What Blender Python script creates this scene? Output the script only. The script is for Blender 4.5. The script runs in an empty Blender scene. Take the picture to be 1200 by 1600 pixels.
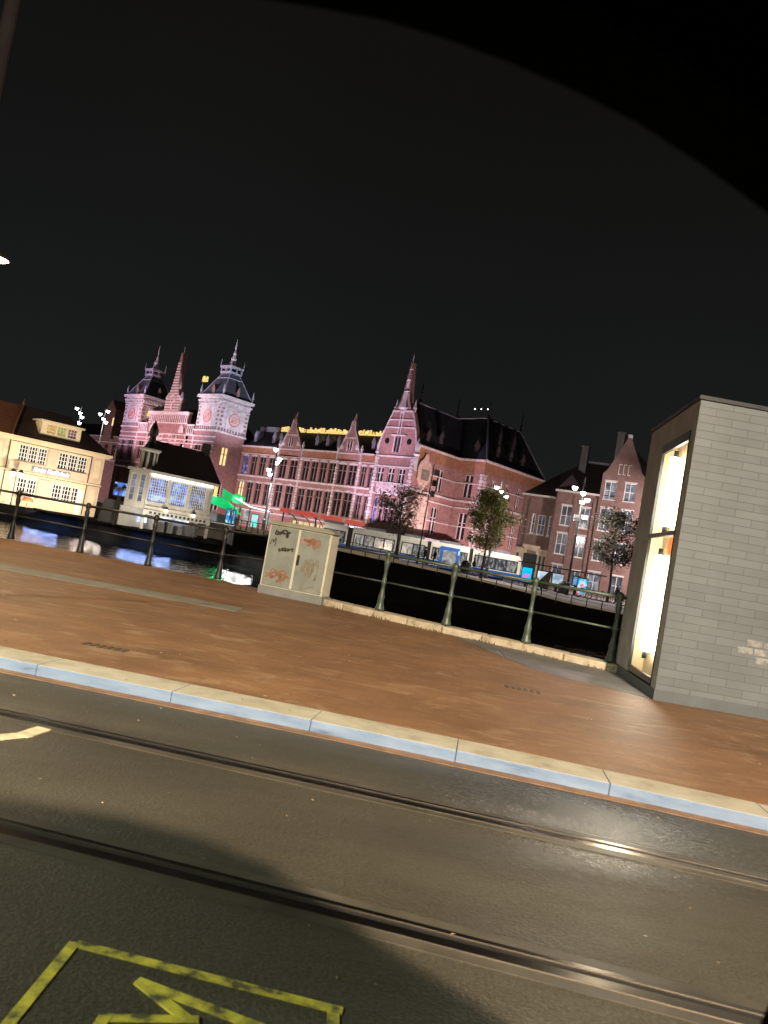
import bpy, bmesh, math, random
from mathutils import Matrix, Vector
R = math.radians
random.seed(7)
SC = bpy.context.scene
COL = SC.collection

# ------------------------------------------------------------------ camera
cam_d = bpy.data.cameras.new("camera"); cam = bpy.data.objects.new("camera", cam_d); COL.objects.link(cam)
SC.camera = cam
cam_d.sensor_fit = 'AUTO'; cam_d.sensor_width = 36.0; cam_d.lens = 27.345
cam_d.clip_start = 0.05; cam_d.clip_end = 3000
cam_d.dof.use_dof = True; cam_d.dof.focus_distance = 45.0; cam_d.dof.aperture_fstop = 5.2
ROLL, PITCH, CH = R(10.053), R(2.561), 1.373
fw = Vector((0, math.cos(PITCH), math.sin(PITCH))); up0 = Vector((0, -math.sin(PITCH), math.cos(PITCH))); rt0 = Vector((1, 0, 0))
cx = math.cos(ROLL)*rt0 + math.sin(ROLL)*up0
cy = math.cos(ROLL)*up0 - math.sin(ROLL)*rt0
cz = -fw
cam.matrix_world = Matrix(((cx.x, cy.x, cz.x, 0), (cx.y, cy.y, cz.y, 0), (cx.z, cy.z, cz.z, CH), (0, 0, 0, 1)))

# ------------------------------------------------------------------ world (overcast city night sky)
W = bpy.data.worlds.new("World"); SC.world = W; W.use_nodes = True
nt = W.node_tree; nt.nodes.clear()
out = nt.nodes.new('ShaderNodeOutputWorld'); bg = nt.nodes.new('ShaderNodeBackground')
tc = nt.nodes.new('ShaderNodeTexCoord'); sep = nt.nodes.new('ShaderNodeSeparateXYZ'); rmp = nt.nodes.new('ShaderNodeValToRGB')
nz = nt.nodes.new('ShaderNodeTexNoise'); nz.inputs['Scale'].default_value = 2.2; nz.inputs['Detail'].default_value = 4
mx = nt.nodes.new('ShaderNodeMix'); mx.data_type = 'RGBA'; mx.blend_type = 'MULTIPLY'; mx.inputs[0].default_value = .35
nt.links.new(tc.outputs['Generated'], sep.inputs[0]); nt.links.new(sep.outputs['Z'], rmp.inputs[0])
nt.links.new(tc.outputs['Generated'], nz.inputs['Vector'])
e = rmp.color_ramp.elements
e[0].position = 0.0; e[0].color = (.0175, .0185, .0185, 1)
e[1].position = 1.0; e[1].color = (.0052, .0047, .0043, 1)
x_ = e.new(.30); x_.color = (.0112, .0117, .0116, 1)
x_ = e.new(.52); x_.color = (.0078, .0074, .0069, 1)
nt.links.new(rmp.outputs[0], mx.inputs[6]); nt.links.new(nz.outputs['Fac'], mx.inputs[7])
nt.links.new(mx.outputs[2], bg.inputs[0]); bg.inputs[1].default_value = .88
nt.links.new(bg.outputs[0], out.inputs[0])

SC.view_settings.view_transform = 'Standard'; SC.view_settings.look = 'None'
SC.view_settings.exposure = 0; SC.view_settings.gamma = 1
SC.render.engine = 'CYCLES'
SC.cycles.use_denoising = True
SC.cycles.max_bounces = 6; SC.cycles.diffuse_bounces = 3; SC.cycles.glossy_bounces = 3; SC.cycles.transmission_bounces = 4
SC.cycles.sample_clamp_indirect = 3.0
SC.cycles.caustics_reflective = False; SC.cycles.caustics_refractive = False

# ------------------------------------------------------------------ materials
def newmat(name):
    m = bpy.data.materials.new(name); m.use_nodes = True
    t = m.node_tree; return m, t, t.nodes['Principled BSDF']
def ramp(t, src, stops):
    r = t.nodes.new('ShaderNodeValToRGB'); el = r.color_ramp.elements
    el[0].position, el[0].color = stops[0][0], (*stops[0][1], 1)
    el[1].position, el[1].color = stops[-1][0], (*stops[-1][1], 1)
    for p, c in stops[1:-1]:
        k = el.new(p); k.color = (*c, 1)
    t.links.new(src, r.inputs[0]); return r.outputs[0]
def coords(t, scale=(1, 1, 1), kind='Object', rotz=0):
    c = t.nodes.new('ShaderNodeTexCoord'); mp = t.nodes.new('ShaderNodeMapping')
    mp.inputs['Scale'].default_value = scale; mp.inputs['Rotation'].default_value = (0, 0, rotz)
    t.links.new(c.outputs[kind], mp.inputs['Vector']); return mp.outputs[0]
def noise(t, vec, scale, detail=4, rough=.55, dist=0):
    n = t.nodes.new('ShaderNodeTexNoise'); n.inputs['Scale'].default_value = scale
    n.inputs['Detail'].default_value = detail; n.inputs['Roughness'].default_value = rough; n.inputs['Distortion'].default_value = dist
    t.links.new(vec, n.inputs['Vector']); return n.outputs['Fac']
def mixc(t, fac, a, b, mode='MIX'):
    n = t.nodes.new('ShaderNodeMix'); n.data_type = 'RGBA'; n.blend_type = mode
    if isinstance(fac, float): n.inputs[0].default_value = fac
    else: t.links.new(fac, n.inputs[0])
    for i, s in ((6, a), (7, b)):
        if isinstance(s, tuple): n.inputs[i].default_value = (*s, 1)
        else: t.links.new(s, n.inputs[i])
    return n.outputs[2]
def bump(t, b, h, strength=.3, dist=.02):
    n = t.nodes.new('ShaderNodeBump'); n.inputs['Strength'].default_value = strength; n.inputs['Distance'].default_value = dist
    t.links.new(h, n.inputs['Height']); t.links.new(n.outputs[0], b.inputs['Normal'])
def pm(name, col, rough=.7, var=.25, scale=2.0, metal=0.0, bmp=.0, stretch=(1, 1, 1), spec=.5):
    m, t, b = newmat(name)
    n = noise(t, coords(t, stretch), scale)
    lo = tuple(c*(1-var) for c in col); hi = tuple(min(1, c*(1+var)) for c in col)
    t.links.new(ramp(t, n, [(.3, lo), (.7, hi)]), b.inputs['Base Color'])
    b.inputs['Roughness'].default_value = rough; b.inputs['Metallic'].default_value = metal
    b.inputs['Specular IOR Level'].default_value = spec
    if bmp: bump(t, b, n, bmp, .02)
    return m
def em(name, col, strength):
    m, t, b = newmat(name)
    b.inputs['Base Color'].default_value = (*[c*.5 for c in col], 1)
    b.inputs['Emission Color'].default_value = (*col, 1); b.inputs['Emission Strength'].default_value = strength
    b.inputs['Roughness'].default_value = .4
    return m
def em_pattern(name, stops, strength, scale=1.5, detail=3, stretch=(1, 1, 1), voronoi=False):
    m, t, b = newmat(name)
    v = coords(t, stretch)
    if voronoi:
        n = t.nodes.new('ShaderNodeTexVoronoi'); n.inputs['Scale'].default_value = scale
        t.links.new(v, n.inputs['Vector'])
        s = t.nodes.new('ShaderNodeSeparateColor'); t.links.new(n.outputs['Color'], s.inputs[0]); f = s.outputs[0]
    else: f = noise(t, v, scale, detail)
    c = ramp(t, f, stops)
    t.links.new(c, b.inputs['Emission Color']); b.inputs['Emission Strength'].default_value = strength
    b.inputs['Base Color'].default_value = (.03, .03, .03, 1); b.inputs['Roughness'].default_value = .15
    return m
def brickmat(name, c1, c2, mortar, bw, bh, ms=.01, rough=.75, wall=True, var=.25, bmp=.25, spec=.5, freq=2):
    """brick pattern; on walls it runs along the wall whatever way it faces"""
    m, t, b = newmat(name)
    c = t.nodes.new('ShaderNodeTexCoord'); s = t.nodes.new('ShaderNodeSeparateXYZ'); k = t.nodes.new('ShaderNodeCombineXYZ')
    t.links.new(c.outputs['Object'], s.inputs[0])
    if wall:
        a = t.nodes.new('ShaderNodeMath'); a.operation = 'ADD'
        t.links.new(s.outputs['X'], a.inputs[0]); t.links.new(s.outputs['Y'], a.inputs[1])
        t.links.new(a.outputs[0], k.inputs['X']); t.links.new(s.outputs['Z'], k.inputs['Y'])
    else:
        t.links.new(s.outputs['X'], k.inputs['X']); t.links.new(s.outputs['Y'], k.inputs['Y'])
    br = t.nodes.new('ShaderNodeTexBrick'); t.links.new(k.outputs[0], br.inputs['Vector'])
    br.inputs['Scale'].default_value = 1; br.inputs['Brick Width'].default_value = bw; br.inputs['Row Height'].default_value = bh
    br.inputs['Mortar Size'].default_value = ms; br.inputs['Mortar Smooth'].default_value = .3
    br.inputs['Color1'].default_value = (*c1, 1); br.inputs['Color2'].default_value = (*c2, 1); br.inputs['Mortar'].default_value = (*mortar, 1)
    br.offset_frequency = freq
    n = noise(t, c.outputs['Object'], 1.3, 5)
    col = mixc(t, .8, br.outputs['Color'], ramp(t, n, [(.3, (1-var,)*3), (.7, (1+var*.3,)*3)]), 'MULTIPLY')
    t.links.new(col, b.inputs['Base Color']); b.inputs['Roughness'].default_value = rough
    b.inputs['Specular IOR Level'].default_value = spec
    if bmp:
        inv = t.nodes.new('ShaderNodeMath'); inv.operation = 'SUBTRACT'; inv.inputs[0].default_value = 1
        t.links.new(br.outputs['Fac'], inv.inputs[1]); bump(t, b, inv.outputs[0], bmp, .01)
    return m

M = {}
M['brick'] = brickmat('station_brick', (.38, .185, .170), (.31, .150, .140), (.40, .30, .28), .9, .3, .03, .8, var=.35, bmp=0)
M['brick_o'] = brickmat('orange_brick', (.40, .17, .085), (.33, .13, .07), (.4, .28, .2), .9, .3, .03, .8, var=.35, bmp=0)
M['stone'] = pm('pale_stone', (.62, .56, .56), .75, .25, 1.2)
M['stone2'] = pm('pink_sandstone', (.60, .42, .37), .75, .25, 1.0)
M['relief'] = pm('carved_relief', (.5, .4, .4), .8, .55, 3.5, bmp=.8)
M['slate'] = pm('slate_roof', (.036, .038, .050), .55, .35, 1.6, bmp=.3)
M['slate_lit'] = pm('light_painted_slate', (.10, .105, .13), .5, .3, 1.2)  # roof slate with its colour lightened to stand for floodlight on the towers
M['slate2'] = pm('zinc_roof_edge', (.20, .20, .25), .45, .2, 2.0)
M['darkglass'] = pm('window_glass_dark', (.018, .018, .022), .12, .4, .6)
M['litglass'] = em_pattern('window_lit_yellow', [(.3, (.95, .55, .16)), (.6, (1, .78, .38))], 1.3, 1.2)
M['bluelit'] = em_pattern('window_lit_blue', [(.45, (.02, .03, .08)), (.6, (.15, .25, 1)), (.75, (.9, .95, 1))], .9, 1.3)
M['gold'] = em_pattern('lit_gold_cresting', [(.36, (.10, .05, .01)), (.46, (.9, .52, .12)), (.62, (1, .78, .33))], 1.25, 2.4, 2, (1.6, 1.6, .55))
M['iron'] = pm('black_iron', (.018, .019, .018), .5, .3, 6)
M['mast'] = pm('dark_lamp_mast', (.035, .036, .034), .45, .3, 3)
M['white'] = pm('white_paint', (.74, .72, .68), .5, .08, 3)
M['cream'] = pm('cream_render', (.66, .54, .36), .75, .10, 1.2)
M['cream2'] = pm('buff_render', (.58, .43, .32), .75, .10, 1.2)
M['tile_dark'] = brickmat('dark_roof_tile', (.085, .052, .042), (.062, .040, .032), (.012, .008, .006), .3, .25, .04, .7, bmp=.4)
M['tile_orange'] = brickmat('orange_roof_tile', (.26, .10, .05), (.20, .08, .04), (.1, .04, .02), .3, .25, .03, .75, bmp=.3)
M['pavwhite'] = pm('pavilion_paint', (.56, .52, .45), .6, .12, 1.5)
M['rbrick'] = brickmat('brown_brick', (.20, .098, .078), (.15, .075, .062), (.22, .15, .13), .5, .14, .02, .8, var=.3, bmp=0)
M['lintel'] = pm('pale_lintel', (.55, .48, .42), .7, .12, 2)
M['sand'] = pm('portal_sandstone', (.50, .38, .27), .8, .2, 1.4)
M['trunk'] = pm('bark', (.07, .05, .035), .9, .3, 5, bmp=.5)
M['tramwhite'] = pm('tram_cream', (.74, .70, .60), .35, .05, 1)
M['tramblue'] = pm('tram_blue', (.03, .14, .52), .3, .08, 1)
M['rubber'] = pm('black_rubber', (.012, .012, .013), .7, .2, 3)
M['redpaint'] = pm('red_fascia', (.70, .13, .10), .5, .08, 1)
M['greypanel'] = pm('grey_canopy', (.20, .20, .23), .6, .2, 1)
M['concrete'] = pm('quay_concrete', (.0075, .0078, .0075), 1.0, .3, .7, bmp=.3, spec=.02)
M['parapet'] = pm('pale_parapet_stone', (.68, .62, .52), .85, .25, 1.2)
M['square'] = pm('square_paving', (.16, .14, .13), .7, .25, .4)
M['skin'] = pm('skin', (.45, .28, .2), .6, .1, 5)

# ------------------------------------------------------------------ mesh helpers
class MB:
    def __init__(s): s.v = []; s.f = []; s.m = []; s.M = Matrix.Identity(4)
    def add(s, vs, fs, mi=0):
        o = len(s.v); s.v += [tuple(s.M @ Vector(p)) for p in vs]
        for f in fs: s.f.append(tuple(o+i for i in f)); s.m.append(mi)
        return s
    def quad(s, a, b, c, d, mi=0): return s.add([a, b, c, d], [(0, 1, 2, 3)], mi)
    def box(s, x0, x1, y0, y1, z0, z1, mi=0):
        return s.add([(x0, y0, z0), (x1, y0, z0), (x1, y1, z0), (x0, y1, z0), (x0, y0, z1), (x1, y0, z1), (x1, y1, z1), (x0, y1, z1)],
                     [(0, 3, 2, 1), (4, 5, 6, 7), (0, 1, 5, 4), (1, 2, 6, 5), (2, 3, 7, 6), (3, 0, 4, 7)], mi)
    def prism(s, pts, y0, y1, mi=0):      # outline in x,z extruded along y
        n = len(pts)
        vs = [(x, y0, z) for x, z in pts] + [(x, y1, z) for x, z in pts]
        fs = [tuple(range(n)), tuple(range(2*n-1, n-1, -1))] + [((i+1) % n, i, n+i, n+(i+1) % n) for i in range(n)]
        return s.add(vs, fs, mi)
    def slab(s, pts, z0, z1, mi=0):       # outline in x,y extruded along z
        n = len(pts)
        vs = [(x, y, z0) for x, y in pts] + [(x, y, z1) for x, y in pts]
        fs = [tuple(range(n-1, -1, -1)), tuple(range(n, 2*n))] + [(i, (i+1) % n, n+(i+1) % n, n+i) for i in range(n)]
        return s.add(vs, fs, mi)
    def tube(s, p0, p1, r0, r1=None, n=8, mi=0):
        r1 = r0 if r1 is None else r1
        p0 = Vector(p0); p1 = Vector(p1); d = (p1-p0)
        if d.length < 1e-6: return s
        q = d.to_track_quat('Z', 'Y'); vs = []
        for p, r in ((p0, r0), (p1, r1)):
            for i in range(n):
                a = 2*math.pi*i/n; vs.append(tuple(p + q @ Vector((r*math.cos(a), r*math.sin(a), 0))))
        return s.add(vs, [(i, (i+1) % n, n+(i+1) % n, n+i) for i in range(n)] + [tuple(range(n-1, -1, -1)), tuple(range(n, 2*n))], mi)
    def path(s, pts, r, n=6, mi=0):
        for a, b in zip(pts, pts[1:]): s.tube(a, b, r, r, n, mi)
        return s
    def lathe(s, prof, c=(0, 0, 0), n=12, mi=0):
        vs = []; fs = []
        for r, z in prof:
            for i in range(n):
                a = 2*math.pi*i/n; vs.append((c[0]+r*math.cos(a), c[1]+r*math.sin(a), c[2]+z))
        for k in range(len(prof)-1):
            for i in range(n): fs.append((k*n+i, k*n+(i+1) % n, (k+1)*n+(i+1) % n, (k+1)*n+i))
        fs += [tuple(range(n-1, -1, -1)), tuple(range((len(prof)-1)*n, len(prof)*n))]
        return s.add(vs, fs, mi)
    def torus(s, c, rad, r, axis='y', n=20, k=6, mi=0):
        vs = []; fs = []
        for i in range(n):
            a = 2*math.pi*i/n
            for j in range(k):
                b = 2*math.pi*j/k; q = rad + r*math.cos(b)
                p = (q*math.cos(a), r*math.sin(b), q*math.sin(a)) if axis == 'y' else (q*math.cos(a), q*math.sin(a), r*math.sin(b))
                vs.append((c[0]+p[0], c[1]+p[1], c[2]+p[2]))
        for i in range(n):
            for j in range(k): fs.append((i*k+j, ((i+1) % n)*k+j, ((i+1) % n)*k+(j+1) % k, i*k+(j+1) % k))
        return s.add(vs, fs, mi)
    def pyramid(s, x0, x1, y0, y1, z0, ix0, ix1, iy0, iy1, z1, mi=0):
        return s.add([(x0, y0, z0), (x1, y0, z0), (x1, y1, z0), (x0, y1, z0), (ix0, iy0, z1), (ix1, iy0, z1), (ix1, iy1, z1), (ix0, iy1, z1)],
                     [(0, 3, 2, 1), (4, 5, 6, 7), (0, 1, 5, 4), (1, 2, 6, 5), (2, 3, 7, 6), (3, 0, 4, 7)], mi)
    def wall(s, x0, x1, z0, z1, holes=(), depth=.3, mi=0, y=0.0):   # wall in the plane y, facing -y, with real openings
        xs = sorted({x0, x1, *[h[0] for h in holes], *[h[1] for h in holes]}); zs = sorted({z0, z1, *[h[2] for h in holes], *[h[3] for h in holes]})
        for a, b in zip(xs, xs[1:]):
            for c, d in zip(zs, zs[1:]):
                mxx, mz = (a+b)/2, (c+d)/2
                if any(h[0] < mxx < h[1] and h[2] < mz < h[3] for h in holes): continue
                s.quad((a, y, c), (b, y, c), (b, y, d), (a, y, d), mi)
        for a, b, c, d in holes:
            s.quad((a, y, c), (a, y+depth, c), (a, y+depth, d), (a, y, d), mi); s.quad((b, y, c), (b, y, d), (b, y+depth, d), (b, y+depth, c), mi)
            s.quad((a, y, c), (b, y, c), (b, y+depth, c), (a, y+depth, c), mi); s.quad((a, y, d), (a, y+depth, d), (b, y+depth, d), (b, y, d), mi)
        return s
    def mesh(s, name, mats):
        me = bpy.data.meshes.new(name); me.from_pydata(s.v, [], s.f)
        for mt in (mats if isinstance(mats, (list, tuple)) else [mats]): me.materials.append(mt)
        me.polygons.foreach_set('material_index', s.m); me.update(); return me
    def build(s, name, mats, parent=None, smooth=False, bevel=0, loc=(0, 0, 0), rotz=0):
        me = s.mesh(name, mats)
        o = bpy.data.objects.new(name, me); COL.objects.link(o)
        o.location = loc; o.rotation_euler = (0, 0, rotz)
        if parent: o.parent = parent
        if smooth:
            for p in me.polygons: p.use_smooth = True
        if bevel:
            bv = o.modifiers.new('bevel', 'BEVEL'); bv.width = bevel; bv.segments = 2; bv.limit_method = 'ANGLE'
        return o
def tag(o, label=None, cat=None, group=None, kind=None):
    if label: o['label'] = label
    if cat: o['category'] = cat
    if group: o['group'] = group
    if kind: o['kind'] = kind
    return o
def thing(name, label, cat, loc=(0, 0, 0), rotz=0, group=None):
    o = bpy.data.objects.new(name, None); COL.objects.link(o); o.location = loc; o.rotation_euler = (0, 0, rotz)
    o.empty_display_size = .3
    return tag(o, label, cat, group)
def dup(root, loc, rotz=None, label=None, scale=None):
    r = root.copy(); COL.objects.link(r); r.location = loc
    if rotz is not None: r.rotation_euler = (0, 0, rotz)
    if label: r['label'] = label
    if scale: r.scale = (scale,)*3
    def kids(src, dst):
        for ch in list(src.children):
            c = ch.copy(); COL.objects.link(c); c.parent = dst; kids(ch, c)
    kids(root, r); return r
def light(name, kind, loc, power, col, target=None, parent=None, size=.3, angle=60, blend=.5, sizey=None):
    d = bpy.data.lights.new(name, kind); o = bpy.data.objects.new(name, d); COL.objects.link(o)
    d.energy = power; d.color = col
    if kind == 'SPOT': d.spot_size = R(angle); d.spot_blend = blend; d.shadow_soft_size = size
    elif kind == 'POINT': d.shadow_soft_size = size
    else:
        d.size = size
        if sizey: d.shape = 'RECTANGLE'; d.size_y = sizey
        d.spread = R(angle) if angle < 180 else math.pi
    o.location = loc
    if target is not None: o.rotation_euler = (Vector(target)-Vector(loc)).to_track_quat('-Z', 'Y').to_euler()
    if parent: o.parent = parent
    return o
def T(x, y, z=0): return Matrix.Translation((x, y, z))
RZ90 = Matrix.Rotation(math.pi/2, 4, 'Z')

# ================================================================== SETTING: road, kerb, pavement, quay, water
PZ = .08                                        # pavement height
KF = [(-40, 10.2), (-20, 7.75), (-8, 6.42), (-2.58, 5.79), (-.64, 5.62), (1.18, 5.38), (2.83, 5.10), (6, 4.45), (12, 3.1), (40, -3.5)]
def lerp_poly(P, x):
    for (a, b), (c, d) in zip(P, P[1:]):
        if a <= x <= c: return b + (d-b)*(x-a)/(c-a)
def smooth_poly(P, x): return sum(lerp_poly(P, min(max(x+d, P[0][0]), P[-1][0])) for d in (-.9, -.45, 0, .45, .9))/5
# --- road asphalt (wet)
m, t, b = newmat('wet_asphalt')
v = coords(t); big = noise(t, coords(t, (.55, 1.6, 1), rotz=R(-7)), .8, 5); fine = noise(t, v, 70, 3, .7); mid = noise(t, v, 22, 4, .7)
c1 = ramp(t, big, [(.3, (.038, .034, .024)), (.55, (.054, .048, .035)), (.75, (.078, .070, .052))])
c2 = mixc(t, .5, c1, ramp(t, fine, [(.38, (.25, .25, .25)), (.5, (.95, .95, .95)), (.62, (1.9, 1.85, 1.75))]), 'MULTIPLY')
t.links.new(c2, b.inputs['Base Color'])
wet = noise(t, coords(t, (.7, 1.4, 1), rotz=R(-7)), .9, 4)
gc = t.nodes.new('ShaderNodeTexGradient'); gc.gradient_type = 'SPHERICAL'; mpg = t.nodes.new('ShaderNodeMapping'); tcg = t.nodes.new('ShaderNodeTexCoord')
mpg.inputs['Location'].default_value = (-1.45*.75, -4.55*1.1, 0); mpg.inputs['Scale'].default_value = (.75, 1.1, 1); t.links.new(tcg.outputs['Object'], mpg.inputs[0]); t.links.new(mpg.outputs[0], gc.inputs[0])
dry = ramp(t, wet, [(.38, (.36,)*3), (.62, (.58,)*3)])
pud = ramp(t, mixc(t, .35, gc.outputs['Fac'], ramp(t, mid, [(.3, (0,)*3), (.7, (1,)*3)])), [(.25, (0,)*3), (.5, (1,)*3)])    # a wetter patch of road
t.links.new(mixc(t, pud, dry, (.24, .24, .24)), b.inputs['Roughness'])
hsum = mixc(t, .55, ramp(t, fine, [(0, (0,)*3), (1, (1,)*3)]), ramp(t, mid, [(0, (0,)*3), (1, (1,)*3)]))
bump(t, b, hsum, .8, .010); M['asphalt'] = m
rd = MB(); xs = [-40+2*i for i in range(41)]
top = [(x, smooth_poly(KF, x)+.1) for x in xs]
rd.slab([(-40, -40), (40, -40)] + top[::-1], -.6, 0)
tag(rd.build('road', M['asphalt']), kind='structure')
# --- brown brick pavement
m, t, b = newmat('brown_paving')
c = t.nodes.new('ShaderNodeTexCoord'); v = coords(t, (1, 1, 1), rotz=R(7))
br = t.nodes.new('ShaderNodeTexBrick'); t.links.new(v, br.inputs['Vector']); br.inputs['Scale'].default_value = 1
br.inputs['Brick Width'].default_value = .21; br.inputs['Row Height'].default_value = .07; br.inputs['Mortar Size'].default_value = .006
br.inputs['Color1'].default_value = (.222, .116, .055, 1); br.inputs['Color2'].default_value = (.190, .098, .046, 1); br.inputs['Mortar'].default_value = (.168, .087, .042, 1)
sm = noise(t, coords(t, (1, 1.5, 1), rotz=R(-7)), .8, 7, .65)
dirt = noise(t, coords(t, (1, 1.9, 1), rotz=R(-4)), 1.9, 7, .7, .8)
cc = mixc(t, .9, br.outputs['Color'], ramp(t, sm, [(.28, (.62, .60, .58)), (.5, (.95, .95, .95)), (.72, (1.3, 1.25, 1.15))]), 'MULTIPLY')
cc = mixc(t, ramp(t, dirt, [(.52, (0,)*3), (.66, (.75,)*3)]), cc, (.31, .20, .115))
t.links.new(cc, b.inputs['Base Color']); b.inputs['Roughness'].default_value = .6
bump(t, b, dirt, .15, .008); M['paving'] = m
KB = .36
QE = [(-40, 19.5), (-9.9, 18.0), (-8.03, 17.55), (-6.1, 17.3), (-3.67, 16.7), (-2.2, 16.2), (-.9, 15.35), (.3, 14.55), (1.5, 13.85), (2.8, 13.2), (4.0, 12.45), (6, 11.2), (12, 7.5), (40, -6)]
pv = MB()
pv.slab([(x, smooth_poly(KF, x)+KB-.02) for x in xs if x <= 14] + [(x, y) for x, y in QE[::-1] if x <= 14], -.5, PZ)
tag(pv.build('pavement', M['paving']), kind='structure')
# --- kerb stones
m, t, b = newmat('kerb_stone')
g = t.nodes.new('ShaderNodeNewGeometry'); sx = t.nodes.new('ShaderNodeSeparateXYZ'); t.links.new(g.outputs['Normal'], sx.inputs[0])
n = noise(t, coords(t), 5, 5)
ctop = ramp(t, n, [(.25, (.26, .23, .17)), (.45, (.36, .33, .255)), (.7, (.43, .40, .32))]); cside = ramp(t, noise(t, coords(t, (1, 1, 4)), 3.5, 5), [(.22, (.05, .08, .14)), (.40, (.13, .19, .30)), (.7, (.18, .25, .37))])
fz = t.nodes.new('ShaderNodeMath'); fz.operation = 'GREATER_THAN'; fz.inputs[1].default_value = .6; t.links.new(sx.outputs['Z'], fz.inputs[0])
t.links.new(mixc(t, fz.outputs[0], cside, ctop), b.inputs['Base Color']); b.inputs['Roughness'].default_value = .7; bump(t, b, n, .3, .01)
M['kerb'] = m
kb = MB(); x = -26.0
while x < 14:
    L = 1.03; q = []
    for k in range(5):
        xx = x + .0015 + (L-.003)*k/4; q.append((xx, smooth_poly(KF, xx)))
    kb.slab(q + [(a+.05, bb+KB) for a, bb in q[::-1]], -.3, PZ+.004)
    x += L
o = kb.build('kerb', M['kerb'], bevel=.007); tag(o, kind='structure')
gut = MB()   # brick gutter line at the kerb foot
gut.slab([(x, smooth_poly(KF, x)-.11) for x in xs if -30 <= x <= 14] + [(x, smooth_poly(KF, x)+.02) for x in xs[::-1] if -30 <= x <= 14], -.02, .004)
tag(gut.build('road_gutter', pm('gutter_brick', (.20, .115, .06), .6, .35, 7, bmp=.4)), kind='structure')
# --- tram rails set into the road
M['steel'] = pm('rail_steel', (.42, .36, .29), .22, .2, 8, metal=1.0, stretch=(.3, 3, 1))
M['groove'] = pm('rail_groove', (.012, .011, .010), .6, .3, 5)
M['edge'] = pm('rail_joint_sealant', (.058, .051, .040), .4, .4, 3)
def rail(P, label):
    o = thing('tram_rail', label, 'tram rail', (0, 0, 0), 0, 'rails of the tram track in the road')
    xs2 = [-26+1.0*i for i in range(39)]
    L = [(x, sum(lerp_poly(P, x+d) for d in (-1, -.5, 0, .5, 1))/5) for x in xs2]
    for nm, a, bb, z0, z1, mt in (('rail_head', .028, .085, -.1, .007, 'steel'), ('rail_groove', -.018, .030, -.1, -.012 + .014, 'groove'), ('rail_lip', -.045, -.018, -.1, .006, 'steel'), ('rail_joint', .085, .15, -.1, .004, 'edge'), ('rail_joint', -.11, -.045, -.1, .0035, 'edge')):
        q = MB(); q.slab([(x, y-bb) for x, y in L] + [(x, y-a) for x, y in L[::-1]], z0, z1); q.build(nm, M[mt], o)
    return o
rail([(-30, 8.3), (-12, 5.95), (-2.06, 4.735), (-.47, 4.54), (.99, 4.335), (2.34, 4.15), (14, 2.3)], 'steel tram rail nearer the kerb, running just below the pale kerb stones')
rail([(-30, 7.4), (-12, 4.75), (-1.3, 3.21), (-.23, 3.06), (.74, 2.89), (1.56, 2.75), (14, .7)], 'steel tram rail farther from the kerb, passing just above the yellow road marking')
# --- yellow box marking and white mark on the road
m, t, b = newmat('worn_yellow_paint')
n = noise(t, coords(t), 16, 4)
t.links.new(ramp(t, n, [(.36, (.09, .08, .04)), (.46, (.36, .31, .05)), (.6, (.60, .51, .06)), (.75, (.68, .58, .08))]), b.inputs['Base Color']); b.inputs['Roughness'].default_value = .6
M['yellow'] = m
def strokes(mb, segs, w, z0=-.01, z1=.004):
    for (a, bb) in segs:
        a = Vector((*a, 0)); bb = Vector((*bb, 0)); d = (bb-a).normalized(); n = Vector((-d.y, d.x, 0))*w/2; e_ = d*w*.35
        mb.slab([tuple((a-e_-n)[:2]), tuple((bb+e_-n)[:2]), tuple((bb+e_+n)[:2]), tuple((a-e_+n)[:2])], z0, z1); z0 += .0004; z1 += .0006
ym = MB()
strokes(ym, [((-.71, 2.46), (-.735, 1.45)), ((-.69, 2.465), (.125, 2.365)), ((.11, 2.35), (.16, 1.40)), ((-.735, 1.45), (.16, 1.40))], .035)
strokes(ym, [((-.46, 2.33), (-.02, 2.20)), ((-.45, 2.32), (-.29, 2.20)), ((-.50, 2.14), (-.27, 2.20)), ((-.02, 2.20), (-.10, 1.75)), ((-.50, 2.14), (-.52, 1.75))], .035, -.01, .006)
tag(ym.build('road_marking', M['yellow']), 'worn yellow painted box with slanting letter strokes on the dark asphalt', 'road marking')
wm = MB(); strokes(wm, [((-2.3, 4.20), (-1.83, 4.27)), ((-1.83, 4.27), (-1.75, 4.38)), ((-1.75, 4.38), (-1.72, 4.53))], .09)
tag(wm.build('road_marking', pm('worn_white_paint', (.52, .45, .30), .6, .35, 14)), 'short curved cream paint stroke beside the tram rail nearer the kerb', 'road marking')
# --- flush grey band on the pavement (left) and grey ribbed plate by the kiosk
gb = MB(); gb.slab([(-9.9, 12.75), (-5.78, 12.15), (-1.88, 12.02), (-1.86, 11.35), (-5.45, 11.45), (-9.5, 12.05)], PZ-.02, PZ+.004)
tag(gb.build('paving_band', pm('grey_paving_band', (.20, .19, .155), .7, .2, 4)), 'flat grey paving band set into the brown pavement at left', 'paving band')
m, t, b = newmat('ribbed_grey_plate')
wv = t.nodes.new('ShaderNodeTexWave'); wv.inputs['Scale'].default_value = 9; wv.inputs['Distortion'].default_value = .3; t.links.new(coords(t, (1, .25, 1), rotz=R(20)), wv.inputs['Vector'])
t.links.new(ramp(t, noise(t, coords(t), 3, 4), [(.3, (.10, .10, .105)), (.7, (.17, .165, .165))]), b.inputs['Base Color']); b.inputs['Roughness'].default_value = .5
bump(t, b, wv.outputs['Fac'], .7, .02)
gp = MB(); gp.slab([(.3, 14.40), (1.39, 13.85), (1.95, 12.1), (2.38, 10.75), (2.9, 10.35), (3.72, 9.9), (4.2, 12.1), (2.75, 13.05), (1.45, 13.70), (.5, 14.30)], PZ-.02, PZ+.005)
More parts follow.
